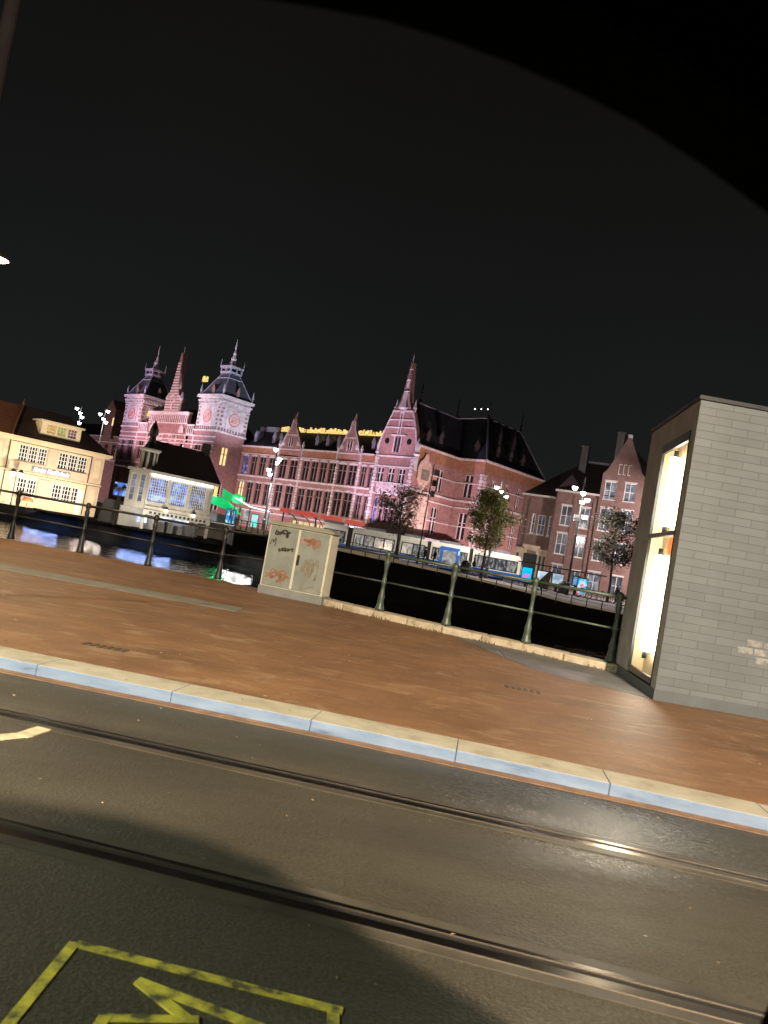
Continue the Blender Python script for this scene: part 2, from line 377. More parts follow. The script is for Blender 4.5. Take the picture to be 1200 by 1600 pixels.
tag(gp.build('drain_grating', m), 'grey ribbed plate in the pavement between the stone coping and the grey kiosk', 'grating')
# --- drain covers
for (x, y), lb in (((-2.2, 6.9), 'small dark drain grate in the pavement near the left end of the kerb'), ((1.87, 8.75), 'small dark drain grate in the pavement before the grey kiosk')):
    q = MB()
    for i in range(6): q.box(-.2+i*.07, -.2+i*.07+.04, -.07, .07, -.01, .007)
    tag(q.build('drain_cover', pm('drain_iron', (.07, .045, .03), .6, .3, 8), loc=(x, y, PZ), rotz=R(-6)), lb, 'drain cover')
# --- stone coping under the railing (right of cabinet), individual blocks
m, t, b = newmat('coping_stone'); n = noise(t, coords(t), 6, 6, .65)
t.links.new(ramp(t, n, [(.25, (.12, .10, .07)), (.45, (.42, .35, .25)), (.75, (.60, .52, .40))]), b.inputs['Base Color']); b.inputs['Roughness'].default_value = .85; bump(t, b, n, .5, .03)
M['coping'] = m
CL = [(-.95, 15.25), (.23, 14.5), (1.43, 13.8), (2.74, 13.15), (3.95, 12.4), (5.4, 11.5)]
cp = MB()
for (a, bb) in zip(CL, CL[1:]):
    for (f0, f1) in ((0.004, .5), (.51, .996)):
        p = [(a[0]+(bb[0]-a[0])*f, a[1]+(bb[1]-a[1])*f) for f in (f0, f1)]
        d = Vector((bb[0]-a[0], bb[1]-a[1])).normalized(); n2 = Vector((-d.y, d.x))
        cp.slab([(p[0][0]-n2.x*.2, p[0][1]-n2.y*.2), (p[1][0]-n2.x*.2, p[1][1]-n2.y*.2), (p[1][0]+n2.x*.24, p[1][1]+n2.y*.24), (p[0][0]+n2.x*.24, p[0][1]+n2.y*.24)], -2.6, PZ+.12)
tag(cp.build('quay_wall', M['coping'], bevel=.025), 'pale stone coping blocks of the near quay edge under the green railing', 'quay wall')
# --- water
m, t, b = newmat('canal_water'); b.inputs['Base Color'].default_value = (.006, .008, .008, 1); b.inputs['Roughness'].default_value = .03
b.inputs['IOR'].default_value = 1.4
n1 = noise(t, coords(t, (1.0, .6, 1)), 1.7, 3, .6); n2 = noise(t, coords(t, (1.0, .5, 1)), .4, 3)
bump(t, b, mixc(t, .35, ramp(t, n1, [(0, (0,)*3), (1, (1,)*3)]), ramp(t, n2, [(0, (0,)*3), (1, (1,)*3)])), 0.9, .10)
M['water'] = m
wt = MB(); wt.quad((-160, 6, -1.75), (160, 6, -1.75), (160, 76, -1.75), (-160, 76, -1.75))
tag(wt.build('canal_water', m), kind='structure')

# --- far land: street by the tram, station square, quay walls
WZ = -1.75
fl = MB()
fl.slab([(-6.5, 52), (-2.6, 48.3), (6, 47), (60, 46), (600, 46), (900, 1400), (-900, 1400), (-900, 110), (-9, 110), (-9, 60)], -4, -.06)
tag(fl.build('station_square', M['square']), kind='structure')
pl = MB()
pl.slab([(-10.4, 58), (-6.9, 52.5), (-9.05, 99), (-60, 140), (-90, 140), (-24.9, 75.0), (-14.6, 73.0)], -3, .85)
tag(pl.build('raised_square', M['square']), kind='structure')
jt = MB()
jt.slab([(-10.6, 57.6), (-9.9, 79.1), (-14.6, 73.1), (-25, 75.1), (-60, 110), (-75, 100), (-40, 69), (-28, 64.4), (-18.4, 58.6), (-13, 57.0)], -3, -.6)
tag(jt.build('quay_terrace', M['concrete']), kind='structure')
# black quay wall with pale parapet stones, rising to the left
QP = [(-10.6, 57.4, 1.12, .32), (-6.3, 51.6, 1.04, .30), (-2.6, 48.0, .97, .28), (1.3, 47.2, .80, .22), (5.1, 46.7, .60, .14), (7.5, 46.5, .44, .13), (9.7, 46.3, .31, .13), (11.4, 46.2, .15, .13), (14.5, 46.0, .07, .13), (26, 45.5, .0, .13), (60, 45, .0, .13)]
def qat(x):
    for a, c in zip(QP, QP[1:]):
        if a[0] <= x <= c[0]: f = (x-a[0])/(c[0]-a[0]); return tuple(a[k]+(c[k]-a[k])*f for k in (1, 2, 3))
    return QP[-1][1:]
qw = MB(); vs = []
for x, y, z, h_ in QP: vs += [(x, y, -3.2), (x, y, z-h_), (x, y+.9, z-h_), (x, y+.9, -3.2)]
fs = []
for i in range(len(QP)-1):
    for k in range(4): fs.append((i*4+k, (i+1)*4+k, (i+1)*4+(k+1) % 4, i*4+(k+1) % 4))
fs += [(0, 1, 2, 3)]; qw.add(vs, fs)
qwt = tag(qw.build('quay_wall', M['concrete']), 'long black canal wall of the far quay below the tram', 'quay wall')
def qpts(step):
    L = []; x = QP[0][0]+.02
    while x < 40:
        y, z, h_ = qat(x); y2 = qat(min(59, x+.1))[0]; L.append((x, y, z)); x += step/math.sqrt(1+((y2-y)/.1)**2)
    return L
pp = MB()
for a, c in zip(qpts(.9), qpts(.9)[1:]):
    h_ = qat(a[0])[2]; a = Vector(a); c = Vector(c); d = (c-a)*.965+a
    pp.add([(a.x, a.y-.04, a.z-h_), (d.x, d.y-.04, d.z-h_), (d.x, d.y+.34, d.z-h_), (a.x, a.y+.34, a.z-h_), (a.x, a.y-.04, a.z), (d.x, d.y-.04, d.z), (d.x, d.y+.34, d.z), (a.x, a.y+.34, a.z)],
           [(0, 3, 2, 1), (4, 5, 6, 7), (0, 1, 5, 4), (1, 2, 6, 5), (2, 3, 7, 6), (3, 0, 4, 7)])
tag(pp.build('parapet', M['parapet']), 'low parapet of pale stone blocks along the top of the black far quay wall', 'parapet')
ff = thing('quay_fence', 'thin dark fence with short posts on the pale parapet before the tram', 'fence', (0, 0, 0))
pts = qpts(.9)
for (x, y, z) in pts:
    q = MB(); q.tube((0, 0, -.30), (0, 0, .42), .035, .03, 6); q.build('post', M['iron'], ff, loc=(x-.02, y-.09, z))
q = MB(); q.path([(x-.02, y-.09, z+.40) for x, y, z in pts], .026, 6); q.path([(x-.02, y-.09, z+.2) for x, y, z in pts], .014, 5); q.build('rail', M['iron'], ff)

# ================================================================== NEAR THINGS
# --- canal railing: cast-iron posts, two rails
M['greeniron'] = pm('green_cast_iron', (.050, .070, .050), .38, .35, 9, bmp=.25)
RP = [(-14.2, 18.55), (-12.2, 18.25), (-10.2, 18.0), (-8.25, 17.75), (-6.5, 17.35), (-4.86, 17.0), (-3.26, 16.75), (-1.5, 15.75), (.23, 14.55), (1.43, 13.85), (2.74, 13.2), (3.95, 12.42), (5.3, 11.5)]
M['shadediron'] = pm('shade_painted_cast_iron', (.014, .015, .014), .45, .3, 9)  # the railing's iron darkened in colour for its unlit left part
rl = thing('canal_railing', 'dark green cast iron railing with two rails along the near canal edge', 'railing', (0, 0, PZ))
def railing_post():
    q = MB()
    q.lathe([(.085, 0), (.085, .04), (.07, .08), (.055, .20), (.062, .26), (.045, .32), (.036, .40), (.034, .48), (.05, .51), (.054, .54), (.038, .57), (.032, .64), (.036, .78), (.05, .86), (.052, .92), (.036, .97), (.055, 1.02), (.062, 1.06), (.045, 1.11), (.012, 1.13)], n=14)
    return q.mesh('post', M['greeniron'])
pme = railing_post()
for p in pme.polygons: p.use_smooth = True
for (x, y) in RP:
    o = bpy.data.objects.new('post', pme); COL.objects.link(o); o.parent = rl
    if x < -2: o.material_slots[0].link = 'OBJECT'; o.material_slots[0].material = M['shadediron']
    o.location = (x, y, .12 if -1 < x < 6 else 0)
def zr(x): return .12 if x > -.9 else (0 if x < -1.5 else .1)
for S_, mt in ((RP[:9], 'shadediron'), (RP[8:], 'greeniron')):
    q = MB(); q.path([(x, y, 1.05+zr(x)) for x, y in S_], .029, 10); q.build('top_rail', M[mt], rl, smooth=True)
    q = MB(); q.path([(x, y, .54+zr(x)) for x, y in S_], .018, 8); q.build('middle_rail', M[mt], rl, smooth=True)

# --- utility cabinet with graffiti
cb = thing('utility_cabinet', 'grey metal utility cabinet with two graffiti-scrawled doors beside the canal railing', 'cabinet', (-2.14, 15.22, PZ), R(-17))
M['cabpaint'] = pm('cabinet_paint', (.215, .235, .215), .55, .16, 3, bmp=.05)
M['cabside'] = pm('cabinet_side', (.56, .54, .42), .55, .08, 3)
M['plinth'] = pm('cabinet_plinth', (.20, .21, .21), .85, .12, 4)
CW, CHT, CD = 1.31, 1.36, .42
q = MB(); q.box(-.02, CW+.02, -.02, CD+.02, 0, .16); q.build('plinth', M['plinth'], cb, bevel=.01)
q = MB(); q.box(0, CW, .0, CD, .16, CHT); q.build('body', M['cabside'], cb, bevel=.008)
q = MB(); q.box(-.04, CW+.04, -.045, CD+.04, CHT, CHT+.05); q.prism([(-.03, CHT+.05), (CW+.03, CHT+.05), (CW-.1, CHT+.085), (.1, CHT+.085)], -.03, CD+.03); q.build('lid', pm('cabinet_lid', (.27, .26, .20), .6, .2, 3), cb, bevel=.006)
for a, c in ((.035, CW/2-.012), (CW/2+.012, CW-.035)):
    d = MB(); d.box(a, c, -.022, 0, .185, CHT-.02); d = d.build('door', M['cabpaint'], cb, bevel=.006)
q = MB(); q.box(CW/2-.024, CW/2+.024, -.034, -.022, .185, CHT-.02); q.build('door_seam', M['cabside'], cb, bevel=.004)
q = MB(); q.box(CW/2+.035, CW/2+.085, -.045, -.022, .66, .86); q.build('lock', M['rubber'], cb, bevel=.008)
for z in (.3, .78, 1.22):
    q = MB(); q.tube((CW-.02, -.028, z-.05), (CW-.02, -.028, z+.05), .012); q.build('hinge', M['cabside'], cb)
def scribble(seed, x0, x1, z0, z1, n, w, mt, loops=3, amp=.5):
    rs = random.Random(seed); q = MB()
    for s in range(n):
        pts = []; ph = rs.random()*6; a = rs.uniform(.25, .5)
        fx = rs.uniform(x0, x0+(x1-x0)*.3); lx = rs.uniform(x0+(x1-x0)*.6, x1)-fx; cz_ = rs.uniform(z0+(z1-z0)*.3, z1-(z1-z0)*.3)
        for k in range(26):
            u = k/25; pts.append((fx+lx*u + .25*(x1-x0)/loops*math.cos(ph+u*loops*6.3), cz_+(z1-z0)*a*math.sin(ph*1.7+u*loops*6.3)*(.6+.4*math.sin(u*5+ph))))
        for (p0, p1) in zip(pts, pts[1:]):
            d = Vector((p1[0]-p0[0], p1[1]-p0[1])); 
            if d.length < 1e-4: continue
            nn = Vector((-d.y, d.x)).normalized()*w*rs.uniform(.35, .7)
            q.quad((p0[0]-nn.x, -.0245-s*.0004, p0[1]-nn.y), (p1[0]-nn.x, -.0245-s*.0004, p1[1]-nn.y), (p1[0]+nn.x, -.0245-s*.0004, p1[1]+nn.y), (p0[0]+nn.x, -.0245-s*.0004, p0[1]+nn.y))
    q.build('graffiti', mt, cb)
gk = pm('graffiti_black', (.03, .022, .016), .6, .2, 4); go = pm('graffiti_rust', (.27, .135, .075), .6, .25, 4); gr = pm('graffiti_brown', (.20, .175, .125), .6, .2, 4); gpk = pm('graffiti_pink', (.46, .26, .20), .6, .2, 4)
scribble(3, .12, .5, 1.14, 1.30, 2, .03, gk, 2); scribble(4, .25, .60, .86, .99, 2, .026, gk, 3)
scribble(5, .10, .56, .27, .52, 4, .030, go, 2); scribble(6, .74, 1.20, 1.05, 1.28, 3, .030, go, 2); scribble(16, .72, 1.0, 1.08, 1.2, 2, .06, gpk, 2)
scribble(7, .74, 1.18, .45, .9, 4, .022, gr, 3); scribble(8, .86, 1.12, .22, .42, 1, .026, gr, 1); scribble(9, .08, .2, .95, 1.25, 1, .016, gk, 2)

# --- grey tiled kiosk with the lit showcase in its side
ks = thing('kiosk', 'grey brick-tiled kiosk with a tall lit showcase in its side wall', 'kiosk', (3.74, 9.83, PZ), R(1.0))
M['ktile'] = brickmat('kiosk_tile', (.150, .174, .192), (.126, .146, .160), (.082, .094, .102), .44, .102, .005, .42, bmp=.35, var=.22, freq=2)
M['kplinth'] = pm('kiosk_plinth', (.095, .112, .125), .7, .12, 3)
M['kmetal'] = pm('dark_window_frame', (.03, .034, .038), .4, .2, 5)
SL = math.tan(R(7.5)); KD = 2.62; KH = 3.86      # side wall leans right by SL per metre of depth
KWM = Matrix.Shear('XY', 4, (0, 0)) if False else None
sd = Vector((math.sin(R(7.5)), math.cos(R(7.5)), 0))
ang = math.atan2(sd.y, sd.x)
body = MB()
body.wall(0, 6.5, .12, KH, mi=0, y=0)
body.M = Matrix.Rotation(ang, 4, 'Z') @ Matrix.Scale(1, 4)
# side wall: local x runs back along the side; it faces -x of the kiosk, so build in mirrored wall frame
def SW(u, n, z): p = sd*u + Vector((sd.y, -sd.x, 0))*n; return (p.x, p.y, z)
body.M = Matrix.Identity(4)
WU0, WU1, WZ0, WZ1, WD = .24, 1.66, .16, 3.50, .20
sidew = MB()
for (a, c, d, e_) in ((0, WU0, .12, KH), (WU1, KD, .12, KH), (WU0, WU1, WZ1, KH)):
    sidew.quad(SW(c, 0, d), SW(a, 0, d), SW(a, 0, e_), SW(c, 0, e_))
p3 = SW(KD, 0, 0); body.quad((6.5, p3[1], .12), (p3[0], p3[1], .12), (p3[0], p3[1], KH), (6.5, p3[1], KH))
body.quad((6.5, 0, .12), (6.5, p3[1], .12), (6.5, p3[1], KH), (6.5, 0, KH))
body.quad((0, 0, KH), (6.5, 0, KH), (6.5, p3[1], KH), (p3[0], p3[1], KH))
bd = body.build('wall', M['ktile'], ks); sidew.build('side_wall', pm('kiosk_concrete', (.42, .42, .42), .75, .14, 3, bmp=.15), ks)
q = MB(); q.slab([(-.015, -.02), (6.5, -.02), (6.5, .02), (.015, .02)], 0, .135); q.add([SW(-.01, -.018, 0), SW(KD, -.018, 0), SW(KD, .02, 0), SW(.02, .02, 0), SW(-.01, -.018, .135), SW(KD, -.018, .135), SW(KD, .02, .135), SW(.02, .02, .135)], [(4, 5, 6, 7), (0, 1, 5, 4), (3, 2, 6, 7)])
q.build('plinth', M['kplinth'], ks)
q = MB(); q.slab([(-.03, -.03), (6.5, -.03), (6.5, p3[1]), (p3[0]-.03, p3[1])], KH, KH+.05); q.build('roof_edge', M['kmetal'], ks)
# showcase: recess box, back wall, frame, tubes
M['showwall'] = pm('showcase_wall', (.62, .50, .32), .7, .08, 2)
q = MB()
q.quad(SW(WU0, WD, WZ0), SW(WU1, WD, WZ0), SW(WU1, WD, WZ1), SW(WU0, WD, WZ1))
q.quad(SW(WU0, 0, WZ0), SW(WU0, WD, WZ0), SW(WU0, WD, WZ1), SW(WU0, 0, WZ1)); q.quad(SW(WU1, 0, WZ0), SW(WU1, 0, WZ1), SW(WU1, WD, WZ1), SW(WU1, WD, WZ0))
q.quad(SW(WU0, 0, WZ0), SW(WU1, 0, WZ0), SW(WU1, WD, WZ0), SW(WU0, WD, WZ0)); q.quad(SW(WU0, 0, WZ1), SW(WU0, WD, WZ1), SW(WU1, WD, WZ1), SW(WU1, 0, WZ1))
sc_ = q.build('showcase', M['showwall'], ks)
def swbox(mb, u0, u1, n0, n1, z0, z1): mb.add([SW(u0, n0, z0), SW(u1, n0, z0), SW(u1, n1, z0), SW(u0, n1, z0), SW(u0, n0, z1), SW(u1, n0, z1), SW(u1, n1, z1), SW(u0, n1, z1)], [(0, 3, 2, 1), (4, 5, 6, 7), (0, 1, 5, 4), (1, 2, 6, 5), (2, 3, 7, 6), (3, 0, 4, 7)])
q = MB(); swbox(q, WU0, WU1, -.012, .03, 2.11, 2.17); swbox(q, WU0, WU1, -.012, .03, WZ1-.13, WZ1); swbox(q, WU0, WU1, -.012, .03, WZ0, WZ0+.08); swbox(q, WU0, WU0+.02, -.01, .03, WZ0, WZ1); swbox(q, WU1-.025, WU1, -.01, .03, WZ0, WZ1)
q.build('frame', M['kmetal'], sc_)
M['tube'] = em('fluorescent_tube', (1, .92, .74), 30)
for z0, z1 in ((2.28, 3.26), (.50, 1.86)):
    q = MB(); q.tube(SW(1.14, .075, z0), SW(1.14, .075, z1), .07, n=14); q.build('light_tube', M['tube'], sc_, smooth=True)
    q = MB(); q.tube(SW(1.14, .075, z0-.1), SW(1.14, .075, z0), .035); q.tube(SW(1.14, .075, z1), SW(1.14, .075, z1+.1), .035); q.build('tube_holder', M['kmetal'], sc_)
q = MB(); q.tube(SW(.80, .10, 1.99), SW(.80, .15, 1.99), .13, n=20); q.build('orange_disc', em('orange_sign', (1, .22, .03), 1.0), sc_)
# a few tiles coloured paler to imitate a lamp highlight on the front wall
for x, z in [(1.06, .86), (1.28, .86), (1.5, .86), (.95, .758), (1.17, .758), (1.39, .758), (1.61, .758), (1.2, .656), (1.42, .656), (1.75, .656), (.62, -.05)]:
    q = MB(); q.box(x, x+.2, -.004, .0, z+.012, z+.09); q.build('highlight_tile', pm('painted_highlight_tile', (.24, .25, .25), .25, .5, 9) if 'painted_highlight_tile' not in bpy.data.materials else bpy.data.materials['painted_highlight_tile'], ks)

# --- masts and street lamps -------------------------------------------------
M['lens'] = em('lamp_lens', (1, .97, .90), 14); M['lensw'] = em('lamp_lens_warm', (1, .84, .60), 14)
ct = thing('tram_wire_mast', 'grey tram wire mast on the near pavement, only its upper shaft in view', 'mast', (-4.80, 8.0, PZ))
q = MB(); q.lathe([(.17, 0), (.17, .6), (.09, .65), (.07, 9.5)], n=16); q.build('shaft', pm('galvanised_mast', (.014, .0125, .014), .95, .15, 2, spec=.03), ct, smooth=False)
q = MB(); q.tube((0, 0, 8.6), (.6, -4.2, 9.0), .035); q.build('bracket', M['mast'], ct)

def near_lamp(loc, rotz, label, H, power, col, reach=1.6, name='street_lamp', size=.25, tilt=0):
    o = thing(name, label, 'street lamp', loc, rotz, 'street lamps on the near side')
    q = MB(); q.lathe([(.11, 0), (.11, .8), (.07, .85), (.045, H)], n=12); q.build('mast', M['mast'], o, smooth=False)
    q = MB(); q.path([(0, 0, H-.1), (reach*.5, 0, H+.12), (reach, 0, H+.15)], .03, 8); q.build('arm', M['mast'], o)
    h_ = MB(); h_.lathe([(.05, .14), (.2, .10), (.30, .02), (.31, -.02)], c=(reach+.2, 0, H+.1), n=16); h_ = h_.build('lamp_head', M['mast'], o)
    q = MB(); q.lathe([(.10, -.075), (.22, -.05), (.28, -.015)], c=(reach+.2, 0, H+.1), n=16); q.build('lens', M['lensw'], h_)
    light('lamp_light', 'SPOT', (reach+.2, 0, H-.06), power, col, (reach+.2+tilt, 0, 0), o, size=size, angle=165, blend=.6)
    return o
WARM = (1.0, .70, .40)
near_lamp((-10.95, 17.3, PZ), 0.05, 'street lamp at the canal railing, its bright head cut by the left edge', 6.1, 1500, WARM, reach=1.12)
near_lamp((3.0, -14.6, 0), R(95), 'tall street lamp behind the car lighting the road', 10.4, 74000, (1.0, .80, .58), tilt=3, size=.3)
near_lamp((-13.0, -3.4, 0), R(40), 'street lamp across the road beyond the left edge', 7.5, 13500, (.90, 1, .74))

# --- the car the picture was taken from: roof, window frame, door and mirror
M['carblack'] = pm('car_trim_black', (.0012, .0012, .0012), .9, .2, 5, spec=.05); M['carpaint'] = pm('car_paint_dark', (.012, .012, .013), .25, .1, 3)
cr = thing('car', 'black car whose window frame crosses the upper right corner', 'car', (0, 0, 0))
hdr = [(-1.15, 1.70), (-.55, 1.735), (-.25, 1.746), (-.146, 1.747), (-.109, 1.7475), (-.062, 1.747), (-.014, 1.741), (.034, 1.732), (.083, 1.720), (.133, 1.704), (.183, 1.682), (.234, 1.656), (.32, 1.605), (.45, 1.515), (.70, 1.30), (.95, 1.05), (1.05, .94)]
q = MB(); n = len(hdr)
up = [(x+.045, z+.085) for x, z in hdr]
vs = []
for y in (.47, .545):
    vs += [(x, y, z) for x, z in hdr] + [(x, y, z) for x, z in up]
fs = []
for i in range(n-1):
    fs += [(i, i+1, n+i+1, n+i), (2*n+i, 3*n+i, 3*n+i+1, 2*n+i+1), (i, 2*n+i, 2*n+i+1, i+1), (n+i, n+i+1, 3*n+i+1, 3*n+i)]
q.add(vs, fs); q.build('window_frame', M['carblack'], cr, smooth=False)
q = MB()   # roof skin and windscreen slope
prof = [(-2.2, 1.55), (-1.6, 1.80), (-.2, 1.86), (.35, 1.74), (1.3, 1.06), (2.3, .92), (2.45, .6)]
for (a, c) in zip(prof[:4], prof[1:4]): q.add([(a[0], -1.25, a[1]), (c[0], -1.25, c[1]), (c[0], .5, c[1]), (a[0], .5, a[1]), (a[0], -1.25, a[1]+.03), (c[0], -1.25, c[1]+.03), (c[0], .5, c[1]+.03), (a[0], .5, a[1]+.03)], [(0, 3, 2, 1), (4, 5, 6, 7), (0, 1, 5, 4), (1, 2, 6, 5), (2, 3, 7, 6), (3, 0, 4, 7)])
q.build('roof', M['carpaint'], cr)
q = MB(); q.add([(.30, -1.25, 1.745), (1.29, -1.25, 1.07), (1.29, .5, 1.07), (.30, .5, 1.745)], [(0, 1, 2, 3)]); q.build('windscreen', M['carblack'], cr)
q = MB(); q.prism([(-2.2, .25), (1.15, .25), (1.15, .90), (-2.2, .93)], .50, .58); q.prism([(-2.25, .25), (-1.25, .25), (-1.25, 1.78), (-1.6, 1.78), (-2.2, 1.5)], .50, .57); q.build('door', M['carpaint'], cr, bevel=.01)
q = MB(); q.prism([(1.15, .25), (2.4, .25), (2.45, .6), (2.3, .92), (1.25, 1.02), (1.15, .95)], -1.25, .58); q.build('bonnet', M['carpaint'], cr, bevel=.02)
q = MB(); q.prism([(-2.3, .25), (1.15, .25), (1.15, .95), (.9, 1.2), (.3, 1.74), (-.2, 1.84), (-1.6, 1.78), (-2.3, 1.4)], -1.30, -1.25); q.prism([(-2.3, .25), (1.15, .25), (1.15, .35), (-2.3, .35)], -1.25, .5); q.build('body', M['carpaint'], cr)
q = MB(); q.lathe([(.02, -.10), (.085, -.085), (.10, 0), (.085, .07), (.02, .085)], c=(.565, .78, .955), n=14); q.build('mirror', M['carblack'], cr, smooth=True)
for x in (-1.45, 1.75):
    for y in (.44, -1.15):
        q = MB(); q.torus((x, y, .32), .24, .085, 'y', 24, 8); q.tube((x, y-.08, .32), (x, y+.08, .32), .2, n=18); q.build('wheel', M['rubber'], cr)

# ================================================================== STATION
ST = thing('station_building', 'long red brick station with spired gables, two clock towers and floodlit stone bands', 'station', (-3.06, 160, 0), R(-42))
WINM = {}; M['mullion'] = pm('brown_mullion', (.24, .17, .155), .6, .2, 2)
def winmesh(w, h, lights, transom, kind):
    key = (round(w, 2), round(h, 2), lights, transom, kind)
    if key in WINM: return WINM[key]
    q = MB(); t_ = .16 if h > 2 else .1
    q.quad((0, .0, 0), (w, 0, 0), (w, 0, h), (0, 0, h), 1)
    q.box(0, t_*.6, -.1, .0, 0, h); q.box(w-t_*.6, w, -.1, 0, 0, h); q.box(t_*.6, w-t_*.6, -.1, 0, h-t_*.6, h); q.box(t_*.6, w-t_*.6, -.1, 0, 0, t_*.6)
    for k in range(1, lights): q.box(w*k/lights-t_*.8, w*k/lights+t_*.8, -.16, 0, t_*.6, h-t_*.6)
    if transom: q.box(t_*.6, w-t_*.6, -.13, 0, h*transom-t_*.5, h*transom+t_*.5)
    me = q.mesh('window', [M['mullion'] if h in (4.4, 4.3, 4.2, 5.0, 5.2) and w > 1.2 else M['stone'], M[kind]]); WINM[key] = me; return me
def win(parent, Mx, x, z, w, h, lights=2, transom=.7, kind='darkglass', depth=.3):
    o = bpy.data.objects.new('window', winmesh(w, h, lights, transom, kind)); COL.objects.link(o); o.parent = parent
    o.matrix_local = Mx @ T(x, depth, z); return o
I4 = Matrix.Identity(4)
def wallpart(parent, name, Mx, x0, x1, z0, z1, wins, mt, depth=.3, y=0):
    q = MB(); q.M = Mx; q.wall(x0, x1, z0, z1, [(x, x+w, z, z+h) for (x, z, w, h, *r) in wins], depth, 0, y)
    o = q.build(name, mt, parent)
    for wv_ in wins:
        x, z, w, h = wv_[:4]; r = list(wv_[4:]); win(parent, Mx @ T(0, y, 0), x, z, w, h, *(r+[2, .7, 'darkglass'][len(r):]), depth=depth)
    return o
def quoins(q, Mx, x, w, z0, z1, y=0, st=.62, both=True):
    q.M = Mx; z = z0; k = 0
    while z < z1-.05:
        ww = w if k % 2 else w*.62
        q.box(x-ww/2, x+ww/2, y-.14, y-.003, z, min(z+st*.8, z1)); z += st; k += 1
# ---- right wing, main wall between the tower block and the end gable
wins = []
for x0 in (-44.6, -41.2, -38.0, -34.6): wins += [(x0, 13.1, 2.1, 4.4), (x0, 6.2, 2.1, 5.0)]
for x0 in (-30.6, -26.9): wins += [(x0, 13.1, 2.4, 4.3), (x0, 6.2, 2.4, 5.2)]
for x0 in (-22.6, -19.75, -16.9, -14.05): wins += [(x0, 13.1, 2.05, 4.4), (x0, 6.2, 2.05, 5.0)]
for x0 in (-11.1, -8.0): wins += [(x0, 13.1, 2.4, 4.3), (x0, 6.2, 2.4, 5.2)]
for x0 in (-4.3, -2.0): wins += [(x0, 13.1, 1.5, 4.2), (x0, 6.2, 1.5, 5.0)]
W2 = []
for k, w_ in enumerate(wins):
    kd = 'darkglass'
    if w_[0] == -44.6: kd = 'bluelit' if w_[1] > 10 else 'litglass'
    W2.append((*w_, 2, .68, kd))
wallpart(ST, 'wing_wall', I4, -45.5, 0, -1, 18.1, W2, M['brick'])
q = MB(); q.M = I4; q.wall(-45.5, 0, 18.1, 19.7, [], y=-.05); q.build('frieze', M['brick_o'], ST)
q = MB()
for z, h_, p in ((19.7, .35, .45), (18.0, .22, .2), (12.5, .4, .25), (11.4, .16, .12), (5.6, .3, .2), (4.4, .3, .3)):
    q.box(-45.4, -.9, -p, -.06, z, z+h_)
for x in (-31.4, -23.3, -11.7, -4.85): quoins(q, I4, x, .75, 4.5, 19.6)
for w_ in wins:                                     # window heads: segmental stone hoods
    q.M = I4; a, c = w_[0]-.15, w_[0]+w_[2]+.15; z = w_[1]+w_[3]
    q.prism([(a, z), (c, z), (c-.1, z+.3), ((a+c)/2, z+.5), (a+.1, z+.3)], -.12, -.004)
q.build('stone_band', M['stone'], ST)
# gables of the wing
def gable(cxx, hw, za, zt, y=-.5):
    g = MB(); z0 = 18.1
    out_ = [(-hw, z0), (hw, z0), (hw, za), (hw*.86, za+.4), (hw*.66, za+2.2), (hw*.42, za+4.0), (hw*.20, za+5.2), (hw*.17, za+6.0), (hw*.10, za+7.0), (0, zt)]
    out_ = out_ + [(-x, z) for x, z in out_[::-1][1:] if (-x, z) != (-hw, z0)]
    g.prism([(cxx+x, z) for x, z in out_], y, y+.7); gg = g.build('gable', M['brick'], ST)
    s = MB()
    for k in range(3, 9):
        for sg in (1, -1):
            a, c = out_[k-1], out_[k]; s.tube((cxx+sg*a[0], y-.05, a[1]), (cxx+sg*c[0], y-.05, c[1]), .16, .16, 5)
    s.box(cxx-hw*.95, cxx+hw*.95, y-.15, y-.003, 19.6, 19.85); s.box(cxx-hw*.45, cxx+hw*.45, y-.12, y-.003, 23.0, 23.25)
    s.box(cxx-.12, cxx+.12, y-.15, y-.003, 20.4, 22.6)
    for sg in (1, -1):
        s.box(cxx+sg*.75-.14, cxx+sg*.75+.14, y-.12, y-.003, 20.3, 22.4); s.lathe([(.3, 20.6), (.42, 21.1), (.3, 21.7)], (cxx+sg*hw*.62, y, 0), 8)
        s.lathe([(.22, za-1.5), (.25, za+.8), (.4, za+1.0), (.05, za+2.0)], (cxx+sg*hw, y+.2, 0), 6)
    s.lathe([(.28, zt-2.2), (.35, zt-1.9), (.2, zt-1.2), (.25, zt-.7), (.03, zt+.6)], (cxx, y+.3, 0), 8)
    s.build('stone_trim', M['stone'], gg)
    for sg in (-1, 1):
        o = MB(); o.box(cxx+sg*.43-.28, cxx+sg*.43+.28, y-.02, y-.004, 20.5, 22.4); o.build('gable_window', M['darkglass'], gg)
gable(-27.35, 4.05, 19.8, 27.9); gable(-8.3, 3.5, 19.8, 27.9)
q = MB(); q.pyramid(-45.5, .5, .1, 11, 20.0, -45.5, .5, 5, 7, 25.1); q.build('roof', M['slate'], ST)
q = MB(); q.box(-45.5, -38.5, 4.2, 5.2, 24.4, 25.7); q.build('roof_edge', M['slate2'], ST)
cr_ = MB(); rs = random.Random(11)
x = -38.0
while x < -1.2:                                     # lit cresting along the ridge: short upright plates of uneven height
    w_ = rs.uniform(.28, .6); hh = rs.uniform(.9, 1.55)
    if not (-29.5 < x < -28.9) and not (-15.3 < x < -14.4): cr_.box(x, x+w_, 4.7, 5.0, 24.6-rs.uniform(0, .3), 24.6+hh)
    x += w_+rs.uniform(.02, .16)
cr_.build('lit_cresting', M['gold'], ST)
